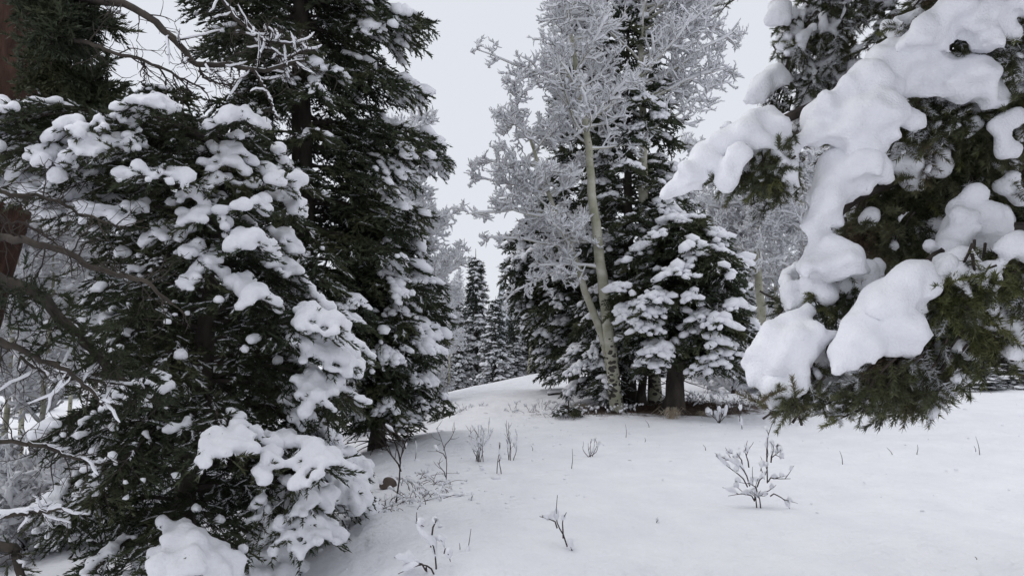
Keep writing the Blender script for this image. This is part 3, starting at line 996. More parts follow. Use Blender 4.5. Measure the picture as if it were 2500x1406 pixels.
# ================================================================ cluster right of the middle
d = 11.2
bA = P(1535, 1003, d); bA[2] = gz(bA[0], bA[1]); tA = P(1533, -45, d)
env = env_px([(-45, 1520, 1545), (10, 1500, 1570), (100, 1475, 1600), (180, 1460, 1600), (300, 1440, 1670), (400, 1430, 1690), (500, 1420, 1700), (650, 1400, 1700), (800, 1400, 1690), (900, 1420, 1650)], bA, tA, d)
conifer('spruce', 'tall spruce directly behind the right white aspen trunk, reaching the top edge', 'spruce tree', None, bA, tA, 0.10, env, P(1535, 880, d)[2], 120, 111, dtw=.10, dsh=.09, snow=.8, ssize=.05, sspace=.09, sleeve=.25, snow_outer=.6, dead=6, patch=.9, sscale=1.25)
d = 12.6
bB = P(1455, 965, d); bB[2] = gz(bB[0], bB[1]); tB = P(1422, -45, d)
env = env_px([(-45, 1412, 1435), (20, 1375, 1460), (80, 1362, 1475), (200, 1350, 1500), (350, 1335, 1520), (500, 1330, 1540), (700, 1300, 1550), (850, 1330, 1520)], bB, tB, d)
conifer('spruce', 'tall spruce behind the left white aspen trunk, its tip at the top edge', 'spruce tree', None, bB, tB, 0.11, env, P(1455, 900, d)[2], 115, 112, dtw=.11, dsh=.10, snow=.8, ssize=.052, sspace=.1, sleeve=.25, snow_outer=.6, dead=5, patch=.9, sscale=1.25)
d = 13.4
bC = P(1405, 940, d); bC[2] = gz(bC[0], bC[1]); tC = P(1325, 470, d)
env = env_px([(470, 1315, 1340), (560, 1250, 1410), (650, 1225, 1450), (760, 1250, 1500), (850, 1300, 1500), (900, 1320, 1500)], bC, tC, d)
conifer('spruce', 'broad drooping spruce at the left foot of the aspens, snow along its left edge', 'spruce tree', None, bC, tC, 0.10, env, P(1405, 915, d)[2], 95, 113, dtw=.11, dsh=.10, snow=.9, ssize=.055, sspace=.1, sleeve=.2, snow_outer=.6, p1=-.7, patch=.9, sscale=1.25)
d = 10.9
bD = P(1568, 1000, d); bD[2] = gz(bD[0], bD[1]); tD = P(1572, 560, d)
env = env_px([(560, 1565, 1580), (650, 1530, 1610), (800, 1510, 1630), (880, 1520, 1620)], bD, tD, d)
conifer('spruce', 'slim spruce trunk standing between two thicker dark trunks under the snowy fir', 'spruce tree', None, bD, tD, 0.06, env, P(1568, 860, d)[2], 34, 114, dtw=.11, dsh=.10, snow=.5, ssize=.05, sspace=.12, sleeve=.2, dead=5)
d = 11.0
bE = P(1505, 1003, d); bE[2] = gz(bE[0], bE[1]); tE = P(1490, 760, d)
env = env_px([(760, 1485, 1500), (830, 1420, 1510), (880, 1345, 1530), (940, 1320, 1540), (980, 1340, 1530), (1000, 1380, 1520)], bE, tE, d)
conifer('young_spruce', 'ragged young spruce sweeping its low boughs left behind the speckled aspen trunk', 'young spruce', None, bE, tE, 0.05, env, P(1505, 975, d)[2], 40, 115, dtw=.08, dsh=.07, snow=1.0, ssize=.034, sspace=.06, sleeve=.5, patch=1.6, p0=.05, p1=-.7, wid=.42, dead=8)
d = 10.2
bF = P(1642, 1003, d); bF[2] = gz(bF[0], bF[1]); tF = P(1682, 520, d)
env = env_px([(520, 1670, 1700), (560, 1590, 1750), (620, 1530, 1790), (680, 1510, 1840), (740, 1490, 1850), (800, 1500, 1835), (860, 1530, 1835), (910, 1560, 1825)], bF, tF, d)
conifer('snowy_fir', 'bushy fir with heavy snow clumps and a bare thick trunk right of the aspens', 'fir tree', None, bF, tF, 0.135, env, P(1642, 905, d)[2], 130, 116, dtw=.085, dsh=.075, shoots=SHOOT_MID,
        snow=2.2, ssize=.055, sspace=.06, sleeve=.14, cover=-.05, snow_outer=.8, patch=1.5, p0=.1, p1=-.5, dead=8, shsnow=True, sscale=1.3, elong=1.3, thick=.8)

def ln(pts, dd):
    return [P(x, y, dd) for x, y in pts]
ar = np.random.default_rng(200)
dA = 10.3
T1 = ln([(1507, 1000), (1493, 870), (1479, 740), (1463, 620), (1449, 500), (1440, 400), (1428, 290), (1408, 190), (1392, 60), (1385, 10)], dA)
T1[0][2] = gz(T1[0][0], T1[0][1])
L1_ = auto_limbs(ar, 20, .58, .98, lambda t: 1.35 * (1.25 - .75 * t), (.0, .75))
L1_ += [(.62, math.pi + .2, 1.5, .9), (.70, math.pi, 1.9, .95), (.75, math.pi - .3, 1.7, .5), (.66, 0.1, 1.1, .55), (.36, math.pi - .2, 1.1, .1), (.30, 3.3, .9, .0)]
aspen('aspen', 'white trunked aspen with black scars at its foot, taller of the leaning pair', 'aspen tree', 'large frosted aspens', T1, 0.086, L1_, 201, sr=.0165, l4=4, l2=8, l3=5, spur=.085, limb_parts=True)
T2 = ln([(1502, 1000), (1484, 870), (1452, 775), (1425, 700), (1410, 645), (1378, 570), (1345, 490), (1325, 430), (1290, 330), (1262, 290)], dA + .1)
T2[0] = P(1500, 1000, dA + .1); T2[0][2] = gz(T2[0][0], T2[0][1])
L2_ = auto_limbs(ar, 18, .46, .99, lambda t: 1.05 * (1.2 - .6 * t), (-.25, .55), 1.7)
L2_ += [(.62, math.pi + .3, 1.35, .0), (.72, math.pi - .3, 1.3, .1), (.5, math.pi, 1.2, -.1), (.6, math.pi, 1.1, .05), (.7, 3.3, 1.0, .2), (.8, 3.0, 1.0, .2), (.46, 3.4, 1.0, -.3)]
aspen('aspen', 'thinner greenish aspen leaning left out of the foot of the white trunk', 'aspen tree', 'large frosted aspens', T2, 0.056, L2_, 202, sr=.0165, l4=4, l2=8, l3=5, spur=.085, limb_parts=True)
dB = 11.0
T3 = ln([(1600, 1000), (1585, 750), (1574, 560), (1571, 400), (1570, 280), (1563, 160), (1575, 20), (1592, -60)], dB)
T3[0][2] = gz(T3[0][0], T3[0][1])
L3_ = auto_limbs(ar, 20, .64, .98, lambda t: 1.75 * (1.2 - .6 * t), (.05, .75), .4)
L3_ += [(.70, .0, 2.0, .55), (.76, .3, 1.9, .5), (.82, -.1, 1.8, .45), (.64, .15, 1.7, .5), (.6, .1, 1.5, .35), (.62, -.4, 1.5, .2), (.68, .3, 1.7, .25), (.74, .05, 1.8, .3), (.8, -.2, 1.7, .3), (.86, .2, 1.6, .3), (.66, 0.0, 1.6, .45), (.72, -.2, 1.5, .5), (.78, .2, 1.4, .6), (.84, 0, 1.3, .5), (.52, .2, 1.2, .3), (.56, 3.2, 1.0, .3), (.90, .1, 1.1, .4)]
aspen('aspen', 'straight white aspen whose trunk vanishes behind the snowy fir', 'aspen tree', 'large frosted aspens', T3, 0.088, L3_, 203, sr=.0165, l4=4, l2=8, l3=5, spur=.085, limb_parts=True)
T4 = ln([(1868, 860), (1858, 760), (1850, 660), (1846, 600), (1836, 500), (1842, 380)], 15.5)
T4[0][2] = gz(T4[0][0], T4[0][1])
aspen('aspen', 'white aspen trunk in the frosted thicket right of the snowy fir', 'aspen tree', None, T4, 0.10, auto_limbs(ar, 22, .4, .98, lambda t: 1.5 * (1.2 - .6 * t), (0, .8)), 204, sr=.022, l4=4, spur=.13)

# ================================================================ brown trunk at the left edge with its long bare limbs
d = 5.5
TB = [P(-330, 1650, d), P(-230, 1100, d), P(-90, 700, d), P(5, 320, d), P(48, 60, d), P(80, -200, d), P(110, -600, d)]
TB[0][2] = gz(TB[0][0], TB[0][1]) - .1
TBs = smooth_line(TB, 30)
og = TBs[0].copy()
bt = thing('old_spruce', 'thick red brown trunk at the upper left edge with long bare limbs', 'spruce tree', og)
a = Acc()
rad = np.linspace(0.33, 0.23, 30) * (1 + .04 * np.sin(np.arange(30) * 1.7))
tubes(a, TBs, rad[None], 20, 0)
a.build('trunk', [m_bark_red], bt, og)
def limb(pts, r0, r1, seed, twigs=26, tl=.28, snow=0.0, needles=0.0, sub=2, twr=.0035, dead_len=1.0, nscale=1.0):
    if pts[0][1] < 300:                      # the upper limbs grow out of the trunk further back
        q = 1.45
        pts = [(x, y, dd + 1.35) for x, y, dd in pts]; r0 *= q; r1 *= q; tl *= q; twr *= q; nscale *= q
    elif pts[0][0] < -50:
        x, y, dd = pts[0]
        tp = TBs[np.argmin(np.abs(TBs[:, 2] - P(x, y, dd)[2] * 1.0))]
        pts = [None] + list(pts)
    r = np.random.default_rng(seed)
    A = smooth_line([tp if p is None else P(*p) for p in pts], 34)[-28:] if pts[0] is None else smooth_line([P(*p) for p in pts], 28)
    A = A + r.normal(0, .004, A.shape)
    ac = Acc()
    tubes(ac, A, np.linspace(r0, r1, 28)[None], 8, 0)
    L2 = kids(r, A[None], twigs, .05, 1., lambda t: tl * (1.1 - .3 * t), (40, 85), 7, .22, -.02)
    tubes(ac, L2, np.tile(np.linspace(twr, twr * .35, 7), (len(L2), 1)), 4, 0)
    L3 = kids(r, L2, sub + 2, .15, 1., lambda t: tl * .42, (35, 75), 5, .22, -.02)
    tubes(ac, L3, np.tile(np.linspace(twr * .55, twr * .25, 5), (len(L3), 1)), 3, 0)
    if needles:
        src = np.concatenate([L2.reshape(-1, 7, 3)[:, 2:6].reshape(-1, 3), L3[:, 1:4].reshape(-1, 3), np.repeat(A[3:], 5, axis=0)])
        dd = np.concatenate([(L2[:, 3:7] - L2[:, 2:6]).reshape(-1, 3), (L3[:, 2:5] - L3[:, 1:4]).reshape(-1, 3), r.normal(0, 1, (len(A[3:]) * 5, 3))])
        k = r.uniform(0, 1, len(src)) < needles
        src, dd = src[k], norm(dd[k] + r.normal(0, .01, (k.sum(), 3)))
        X, Y, Z = frames(dd)
        l = (r.uniform(.05, .09, len(src)) * nscale)[:, None]
        stamp_var(ac, SHOOT_MIDN, src, X * l, Y * l, Z * l, 1, r)
    o = ac.build('limb', [m_bark if r0 > .01 else m_twig, m_needle], bt, og)
    if snow:
        sa = Acc()
        k = r.uniform(0, 1, len(L2)) < snow
        Q = L2[k] + np.array([0, 0, .008])
        if k.any():
            tubes(sa, Q, np.tile(np.array([.003, .007, .009, .008, .008, .007, .003]), (len(Q), 1)), 5, 0)
        tubes(sa, A[None] + np.array([0, 0, .011]) + 0, (np.linspace(r0 * .9, .012, 28) * snow)[None] * (1 + .15 * np.sin(np.arange(28) * 2.3)), 6, 0)
        sa.build('snow_load', [m_snow_far], o, og)
    return o
limb([(40, -40, 3.2), (230, 0, 3.1), (300, 10, 3.0), (380, 55, 2.95), (440, 110, 2.9), (480, 158, 2.9), (560, 158, 2.9), (620, 172, 2.85), (690, 160, 2.8), (745, 148, 2.8)], .020, .005, 301, 30, .16, .35)
limb([(480, 158, 2.9), (500, 190, 2.9), (540, 205, 2.9), (580, 215, 2.9)], .006, .003, 302, 8, .12)
limb([(60, 40, 3.2), (130, 92, 3.1), (210, 104, 3.0), (270, 125, 2.95), (350, 147, 2.9), (400, 168, 2.9), (440, 190, 2.9), (500, 215, 2.9)], .011, .0035, 303, 22, .16)
limb([(350, 147, 2.9), (352, 175, 2.9), (353, 205, 2.9)], .004, .002, 304, 3, .05)
limb([(620, 172, 2.85), (640, 205, 2.8), (660, 250, 2.8), (678, 292, 2.8)], .006, .004, 305, 6, .08, .5)
limb([(520, -30, 2.9), (590, 60, 2.85), (650, 100, 2.8), (740, 110, 2.8)], .007, .003, 306, 26, .12, .55)
limb([(600, 50, 2.9), (660, 120, 2.85), (700, 140, 2.8), (760, 120, 2.8)], .006, .003, 307, 26, .11, .55)
limb([(-110, 560, 3.2), (0, 578, 3.1), (80, 592, 3.0), (150, 610, 3.0), (220, 648, 3.0), (290, 668, 3.0), (360, 690, 3.0), (420, 740, 3.1)], .018, .007, 308, 26, .2)
limb([(-140, 620, 3.3), (0, 680, 3.2), (90, 720, 3.2), (160, 790, 3.3), (230, 860, 3.4), (300, 930, 3.5), (400, 990, 3.6)], .030, .012, 309, 34, .2, .1, .5)
limb([(-170, 800, 3.3), (0, 832, 3.2), (80, 870, 3.2), (160, 905, 3.2), (220, 950, 3.3), (250, 990, 3.3)], .018, .005, 310, 22, .22, .15)
limb([(-150, 790, 3.4), (0, 838, 3.35), (60, 880, 3.3), (120, 915, 3.3), (200, 925, 3.4), (300, 940, 3.4)], .013, .004, 311, 20, .18, .4)
limb([(-200, 1050, 3.4), (0, 1075, 3.3), (80, 1085, 3.3), (160, 1110, 3.3), (240, 1135, 3.4)], .013, .004, 312, 18, .2, .15)
limb([(-240, 1240, 3.6), (0, 1255, 3.5), (80, 1250, 3.5), (150, 1238, 3.5)], .020, .008, 313, 16, .16, 1.0)
limb([(-80, 400, 3.3), (0, 470, 3.2), (100, 480, 3.2), (200, 520, 3.2), (300, 560, 3.3)], .012, .004, 314, 22, .2)
limb([(-60, 350, 3.3), (0, 530, 3.2), (60, 545, 3.2), (130, 590, 3.2), (200, 640, 3.2)], .008, .003, 315, 16, .18)
limb([(110, -60, 3.3), (150, 5, 3.2), (200, 40, 3.2), (240, 60, 3.2)], .012, .004, 316, 26, .13, 0, .7)
limb([(90, 90, 3.4), (130, 120, 3.4), (200, 190, 3.4), (260, 250, 3.4)], .012, .004, 317, 36, .14, 0, .8)
limb([(95, 170, 3.5), (140, 205, 3.5), (180, 250, 3.5), (250, 280, 3.5)], .012, .004, 318, 36, .14, 0.1, .8)
limb([(110, -40, 3.2), (125, 0, 3.1), (120, 40, 3.0), (170, 90, 3.0)], .012, .004, 319, 30, .12, 0, .8)
limb([(-300, 1330, 3.8), (0, 1330, 3.6), (40, 1370, 3.6), (60, 1440, 3.6)], .03, .015, 321, 12, .16, .3, .1)

#%%PART3
# ================================================================ small things on the snow
def stems_thing(name, label, cat, base, polys, mat_=None, snow=0.6, snow_r=.010, seed=0, r0=.004, group=None, side=0, side_len=.08):
    """polys: world polylines of stems starting at the snow"""
    r = np.random.default_rng(seed)
    origin = np.asarray(base, float)
    root = thing(name, label, cat, origin, group)
    w, s = Acc(), Acc()
    for pl in polys:
        A = smooth_line(pl, 9)
        A[0, 2] -= .03
        tubes(w, A, (np.linspace(1, .35, 9) * r0)[None], 5, 0)
        sub = [A[None]]
        if side:
            L2 = kids(r, A[None], side, .3, 1., lambda t: side_len * (1.2 - .5 * t), (25, 55), 6, .12, .06)
            tubes(w, L2, np.tile(np.linspace(r0 * .6, r0 * .25, 6), (len(L2), 1)), 4, 0)
            sub.append(L2)
        for Q in sub:
            n, k, _ = Q.shape
            for q in Q:
                if r.uniform() < snow:
                    m0, m1 = sorted(r.uniform(.1, 1, 2)); m1 = min(1, max(m1, m0 + .35))
                    if snow >= 1: m0, m1 = r.uniform(.1, .5), r.uniform(.75, 1.0)
                    ts = np.linspace(m0, m1, 7)
                    pp, TT = interp(q, ts)
                    hor = np.sqrt(np.clip(1 - TT[:, 2] ** 2, .15, 1))
                    rr = snow_r * np.sin(np.linspace(.25, 2.9, 7)) * np.exp(r.normal(0, .2, 7)) * (0.5 + hor)
                    tubes(s, (pp + np.array([0, .75, .75]) * (rr * .8)[:, None])[None], rr[None], 6, 0, 1.25)
    w.build('stems', [mat_ or m_twig], root, origin)
    if s.V:
        s.build('snow_load', [m_snow], root, origin)['kind'] = 'stuff'
    return root

def px_stems(base_px, stems_px):
    """stems drawn in photo pixels standing at the ground point under base_px"""
    b = hit(*base_px)
    dd = b[1]
    out = []
    rr = random.Random(base_px[0])
    for st in stems_px:
        pl = []
        for i, (x, y) in enumerate(st):
            pl.append(P(x, y, dd + (rr.uniform(-.05, .05) if i else 0)))
        out.append(np.array(pl))
    return b, out

def shrub_px(base_px, h, w, n, label, seed, cat='shrub', name='willow_shrub', **kw):
    b = hit(*base_px)
    s = b[1] / F
    r = random.Random(seed)
    pl = []
    for i in range(n):
        a = r.uniform(0, 6.28); sp = r.uniform(.15, .5) * w * s
        hh = h * s * r.uniform(.6, 1.05)
        e = b + np.array([math.cos(a) * sp, math.sin(a) * sp, hh])
        m1 = b + np.array([math.cos(a) * sp * .6, math.sin(a) * sp * .6, hh * .35]) + np.array([r.gauss(0, .01), 0, 0])
        m2 = b + np.array([math.cos(a) * sp * .95, math.sin(a) * sp * .95, hh * .7])
        pl.append(np.array([b + [r.gauss(0, .02), r.gauss(0, .02), 0], m1, m2, e]))
    return stems_thing(name, label, cat, b, pl, seed=seed, **kw)

GS = 'willow shrubs poking through the snow'
shrub_px((1165, 1132), 85, 90, 8, 'fan shaped willow shrub, widest of the three by the left snow bank', 1, group=GS, side=4, snow=.7, side_len=.12)
shrub_px((1246, 1128), 105, 35, 4, 'narrow upright willow shrub right of the fan shaped one', 2, group=GS, side=3, snow=.6)
shrub_px((1218, 1158), 95, 16, 2, 'thin willow stem pair in front of the narrow upright shrub', 3, group=GS, side=2, snow=.6)
b, s_ = px_stems((1089, 1176), [[(1089, 1176), (1090, 1120), (1078, 1075), (1066, 1045)], [(1088, 1155), (1075, 1140), (1068, 1128)], [(1089, 1110), (1065, 1098), (1062, 1085)], [(1083, 1090), (1100, 1070), (1112, 1045)]])
stems_thing('sapling', 'slender forked sapling left of the fan shaped willow shrub', 'sapling', b, s_, seed=4, side=3, side_len=.1, snow=.5)
b, s_ = px_stems((966, 1228), [[(966, 1228), (975, 1170), (978, 1120), (990, 1080), (1010, 1050)], [(978, 1120), (962, 1075), (945, 1050)], [(979, 1140), (955, 1110), (935, 1085)], [(990, 1085), (975, 1068), (965, 1050)]])
stems_thing('sapling', 'tallest bare sapling beside the brown rock at the left bank', 'sapling', b, s_, seed=5, r0=.007, side=5, side_len=.16, snow=.3)
b, s_ = px_stems((1400, 1352), [[(1400, 1352), (1394, 1335), (1392, 1315)], [(1385, 1320), (1362, 1280), (1358, 1250), (1361, 1208)], [(1375, 1300), (1374, 1270), (1383, 1250)], [(1360, 1275), (1340, 1266), (1317, 1260)]])
stems_thing('sapling', 'forked sapling holding snow webs in the middle of the open snow', 'sapling', b, s_, seed=6, r0=.0045, snow=1.0, snow_r=.013)
b, s_ = px_stems((1066, 1415), [[(1066, 1415), (1064, 1370), (1060, 1340), (1050, 1318), (1025, 1300), (1017, 1270), (1017, 1250)], [(1052, 1320), (1060, 1317), (1078, 1318), (1085, 1335)], [(1064, 1395), (1035, 1378), (1005, 1385), (972, 1400)], [(1040, 1378), (1000, 1370), (962, 1360)],
                            [(1017, 1262), (1025, 1278), (1035, 1285)], [(1055, 1290), (1063, 1275), (1066, 1262)], [(1040, 1378), (1042, 1400), (1040, 1415)], [(1085, 1335), (1094, 1352), (1100, 1370)]])
stems_thing('sapling', 'large bent sapling with wide snow cushions at the bottom edge', 'sapling', b, s_, seed=7, r0=.0048, snow=1.0, snow_r=.015)
b, s_ = px_stems((1848, 1242), [[(1848, 1242), (1845, 1215), (1842, 1200), (1847, 1178)], [(1857, 1238), (1854, 1215), (1850, 1212)], [(1842, 1212), (1815, 1205), (1778, 1210)], [(1842, 1210), (1850, 1212), (1880, 1195)], [(1825, 1178), (1800, 1155), (1782, 1142), (1752, 1115)],
                            [(1830, 1175), (1810, 1140), (1780, 1122), (1748, 1112)], [(1828, 1130), (1822, 1112), (1818, 1098)], [(1812, 1125), (1800, 1108)], [(1873, 1168), (1872, 1140), (1862, 1135), (1856, 1150)], [(1872, 1120), (1874, 1070), (1885, 1035)], [(1882, 1118), (1890, 1095)], [(1882, 1118), (1900, 1104)],
                            [(1848, 1178), (1872, 1150), (1872, 1110)], [(1848, 1190), (1828, 1178)], [(1875, 1165), (1900, 1168), (1930, 1168)], [(1880, 1200), (1915, 1220), (1935, 1255)]])
stems_thing('shrub', 'snow caked leafless shrub standing alone right of the middle', 'shrub', b, s_, seed=8, r0=.005, side=2, side_len=.12, snow=.9, snow_r=.012)
shrub_px((1440, 1118), 40, 60, 6, 'low tuft of twigs above the middle sapling', 9, snow=.6, side=1)
b, s_ = px_stems((1755, 1035), [[(1755, 1035), (1752, 1015), (1740, 1000)], [(1755, 1035), (1765, 1010), (1778, 1000)], [(1755, 1035), (1757, 1005), (1752, 985)], [(1755, 1030), (1735, 1012), (1722, 1008)], [(1755, 1032), (1770, 1015), (1775, 985)]])
stems_thing('shrub', 'little shrub with paddle shaped snow tufts beside the bare brown litter', 'shrub', b, s_, seed=10, r0=.006, snow=1.0, snow_r=.028)
b, s_ = px_stems((1812, 1046), [[(1812, 1046), (1808, 1025), (1803, 1012)], [(1806, 1022), (1808, 1000), (1808, 985)]])
stems_thing('sapling', 'tiny two tipped sapling right of the paddle tufted shrub', 'sapling', b, s_, seed=11, r0=.005, snow=1.0, snow_r=.025)
# single stalks
stalks = [((1134, 1372), (1150, 1290), 'tall leaning stalk right of the large bent sapling'), ((1395, 1146), (1397, 1095), 'single upright stalk below the low twig tuft'), ((1528, 1070), (1527, 1035), 'short dark stalk in front of the aspen foot'),
          ((1574, 1080), (1574, 1068), 'tiny stalk right of the short dark stalk'), ((1014, 1125), (1014, 1068), 'lone stalk between the two left saplings'), ((1040, 1235), (1030, 1205), 'short stem rising from the left tangle'),
          ((1150, 1218), (1152, 1202), 'tiny stub in the snow below the thin willow stems'), ((2270, 1048), (2245, 988), 'leaning reed under the right boughs'), ((2238, 1108), (2240, 1085), 'short stalk on the open right slope'),
          ((2180, 1112), (2165, 1092), 'stalk tilted left near the short stalk on the right slope'), ((2382, 1105), (2378, 1088), 'small brown stalk furthest right on the slope'), ((2392, 1110), (2382, 1065), 'hair thin reed beside the small brown stalk'),
          ((2057, 1132), (2050, 1100), 'wispy weed left of the tilted stalk'), ((2385, 1367), (2380, 1358), 'stub near the bottom right corner'), ((1600, 1278), (1606, 1262), 'stub between the two open snow saplings'),
          ((1585, 1042), (1575, 1025), 'slanting stalk near the pale grass tuft'), ((1723, 1098), (1716, 1085), 'small twig left above the snow caked shrub'), ((1120, 1358), (1122, 1325), 'thin stem just right of the bent sapling'),
          ((950, 1305), (955, 1290), 'short stem on the left snow bank'), ((1300, 1100 ), (1297, 1088), 'tiny stem right of the narrow upright shrub')]
for i, (bp, tp, lb) in enumerate(stalks):
    b, s_ = px_stems(bp, [[bp, ((bp[0] + tp[0]) / 2 + 2, (bp[1] + tp[1]) / 2), tp]])
    stems_thing('stalk', lb, 'stalk', b, s_, seed=30 + i, r0=.0035, snow=.25, snow_r=.008, group='stalks standing in the snow')
b, s_ = px_stems((1553, 1132), [[(1553, 1132), (1540, 1124), (1528, 1126), (1518, 1138)]])
stems_thing('twig', 'twig bent into a small arch on the open snow', 'twig', b, s_, seed=60, snow=0)

# tangle of dead stems and frost by the rock
r = np.random.default_rng(400)
for i, (px, py, lb) in enumerate([(985, 1235, 'frosted weed tangle right of the tallest bare sapling'), (1020, 1180, 'fine frosted weeds below the forked sapling'), (945, 1240, 'dark weed clump under the snowy fir edge'), (1060, 1205, 'sparse frosted weeds at the edge of the left tangle')]):
    b = hit(px, py)
    pl = []
    for k in range(18):
        o = b + np.array([r.uniform(-.16, .16), r.uniform(-.25, .25), 0]); o[2] = gz(o[0], o[1])
        dv = np.array([r.normal(0, .09), r.normal(0, .09), r.uniform(.01, .08)])
        pl.append(np.array([o, o + dv * .6 + [0, 0, .02], o + dv]))
    stems_thing('weeds', lb, 'weeds', b, pl, seed=401 + i, r0=.0026, side=2, side_len=.04, snow=.6, snow_r=.007, group='weed tangles at the left bank')

def rock(px, py, sx, sy, sz, label, seed, mat_=None):
    b = hit(px, py)
    r = np.random.default_rng(seed)
    V_, F_ = blob_template(r, 3, .3)
    root = thing('rock', label, 'rock', b)
    a = Acc(); a.add(V_ * [sx, sy, sz] + b + [0, 0, sz * .3], F_); a.build('stone', [mat_ or m_rock], root, b)
    V2, F2 = blob_template(r, 3, .15)
    a = Acc(); a.add(V2 * [sx * 1.02, sy * 1.02, sz * .9] + b + [0, 0.02, sz * .75], F2); a.build('snow_cap', [m_snow], root, b)
rock(942, 1192, .06, .06, .055, 'brown rock under a snow cap at the foot of the near fir', 7)
#rock(, .13, .12, .05, 'snow buried stone at the bottom edge beside the near fir', 8)

def log(p0, p1, r0, label, seed, snow=True):
    a, b = hit(*p0), hit(*p1)
    a[2] += r0 * .7; b[2] += r0 * .7
    A = smooth_line([a, (a + b) / 2 + [0, 0, .01], b], 8)
    root = thing('log', label, 'log', a)
    ac = Acc(); rr = np.full(8, r0); rr[0] = rr[-1] = r0 * .9
    A2 = np.vstack([A[0], A, A[-1]]); rr = np.concatenate([[.001], rr, [.001]])
    tubes(ac, A2, rr[None], 10, 0); ac.build('bark', [m_bark], root, a)
    ac = Acc(); tubes(ac, A2 + [0, 0, r0 * .9], (rr * 1.15)[None] * (1 + .1 * np.sin(np.arange(10))), 8, 0); ac.build('snow_cap', [m_snow], root, a)
log((1338, 966), (1378, 963), .022, 'thin fallen log on the slope left of the young spruce bush', 1)
log((2170, 1003), (2190, 1000), .03, 'short dark stick in the snow below the right boughs', 2)
for i, (px, py, lb) in enumerate([(1080, 1030, 'dark low spruce seedling half buried left of the willows'), (1385, 1020, 'half buried dark seedling at the left foot of the aspens'), (2228, 978, 'dark buried seedling right behind the lowest right bough')]):
    b = hit(px, py); t = b + np.array([.02, 0, .22])
    conifer('seedling', lb, 'seedling', None, b, t, .008, [(b[2], .2, .2), (t[2], .05, .05)], b[2] + .03, 16, 500 + i, dtw=.05, dsh=.05, snow=.9, ssize=.03, sspace=.06, sleeve=.4)

# grass tufts
def tuft(px, py, h, w, n, label, seed):
    b = hit(px, py)
    r = np.random.default_rng(seed)
    root = thing('grass_tuft', label, 'grass tuft', b)
    O = b + r.normal(0, 1, (n, 3)) * [w * .18, w * .12, 0]
    az = r.uniform(0, 6.28, n); sp = r.uniform(.2, 1, n) * w
    hh = h * r.uniform(.5, 1, n)
    E = O + np.stack([np.cos(az) * sp, np.sin(az) * sp, hh * .35], -1)
    Mi = O + np.stack([np.cos(az) * sp * .45, np.sin(az) * sp * .45, hh], -1)
    pts = np.stack([O - [0, 0, .02], (O + Mi) / 2 + [0, 0, .02], Mi, E], 1)
    a = Acc(); tubes(a, pts, np.tile([.0026, .0026, .002, .001], (n, 1)), 3, 0)
    o = a.build('blades', [m_grass], root, b); o['kind'] = 'stuff'
tuft(1640, 1024, .15, .22, 80, 'pale dry grass tuft in front of the thick fir trunk', 1)
tuft(1712, 1018, .08, .10, 60, 'smaller pale grass tuft right of the big one', 2)
tuft(1420, 1000, .10, .25, 60, 'dry grass under the young spruce bush', 3)
GWB = 'frosted weeds at the edge of the tree cluster'
for i, (px, py, w_, lb) in enumerate([(1330, 1000, .5, 'frosted low weeds left of the young spruce bush'), (1400, 1012, .35, 'frosted weeds right under the young spruce bush'), (1700, 985, .4, 'grey frosted weeds behind the paddle tufted shrub'), (1770, 975, .5, 'grey frosted weeds between the thick fir trunk and the overhanging boughs'),
                                      (1820, 995, .4, 'grey frosted weeds nearest the overhanging boughs'), (1500, 1012, .3, 'frosted stems round the foot of the speckled aspen'), (1120, 1015, .4, 'weeds half buried near the dark seedling')]):
    b = hit(px, py); pl = []
    for k in range(34):
        o = b + np.array([r.uniform(-w_, w_), r.uniform(-.3, .3), 0]); o[2] = gz(o[0], o[1])
        dv = np.array([r.normal(0, .08), r.normal(0, .06), r.uniform(.02, .13)])
        pl.append(np.array([o, o + dv * .6 + [0, 0, .02], o + dv]))
    stems_thing('weeds', lb, 'weeds', b, pl, seed=451 + i, r0=.003, side=2, side_len=.06, snow=.6, snow_r=.010, group=GWB)
# lumps that have dropped from the boughs
n = 900
cp = []
for (px, py, sx, sy, m_) in [(1560, 1030, 2.2, .5, 260), (980, 1180, .5, 1.1, 220), (2250, 1080, 1.8, 1.6, 90), (1150, 1080, 1.2, .8, 90), (1900, 1150, 2.5, 1.5, 50)]:
    b = hit(px, py)
    cp.append(np.stack([b[0] + r.normal(0, sx, m_), b[1] + r.normal(0, sy, m_), np.zeros(m_)], -1))
cp = np.concatenate(cp); cp[:, 2] = ground_z(cp[:, 0], cp[:, 1])
sz = .009 * np.exp(r.normal(0, .4, len(cp)))
a = Acc(); X, Y, Z = frames(norm(r.normal(0, 1, (len(cp), 3)) * [1, 1, .1]))
stamp_var(a, BLOB1, cp, X * (sz * 1.6)[:, None], Y * (sz * 1.2)[:, None], Z * (sz * .7)[:, None], 0, r)
o = a.build('snow_clumps', [m_snow]); o['kind'] = 'stuff'; o['label'] = 'small clumps of snow fallen from the boughs onto the slope'
# needle and twig litter under the cluster
r = np.random.default_rng(420)
n = 2400
q = np.stack([r.normal(0, .7, n) + clus[0], r.normal(0, .28, n) + clus[1], np.zeros(n)], -1)
q[:, 2] = ground_z(q[:, 0], q[:, 1]) + .004
dv = norm(r.normal(0, 1, (n, 3)) * [1, 1, .25]) * r.uniform(.02, .12, n)[:, None]
a = Acc(); tubes(a, np.stack([q, q + dv * .5 + [0, 0, .01], q + dv + [0, 0, .01]], 1), np.tile([.003, .0025, .001], (n, 1)), 3, 0)
o = a.build('twig_litter', [m_litter]); o['kind'] = 'stuff'; o['label'] = 'brown needle and twig litter on the bare ground under the trees'

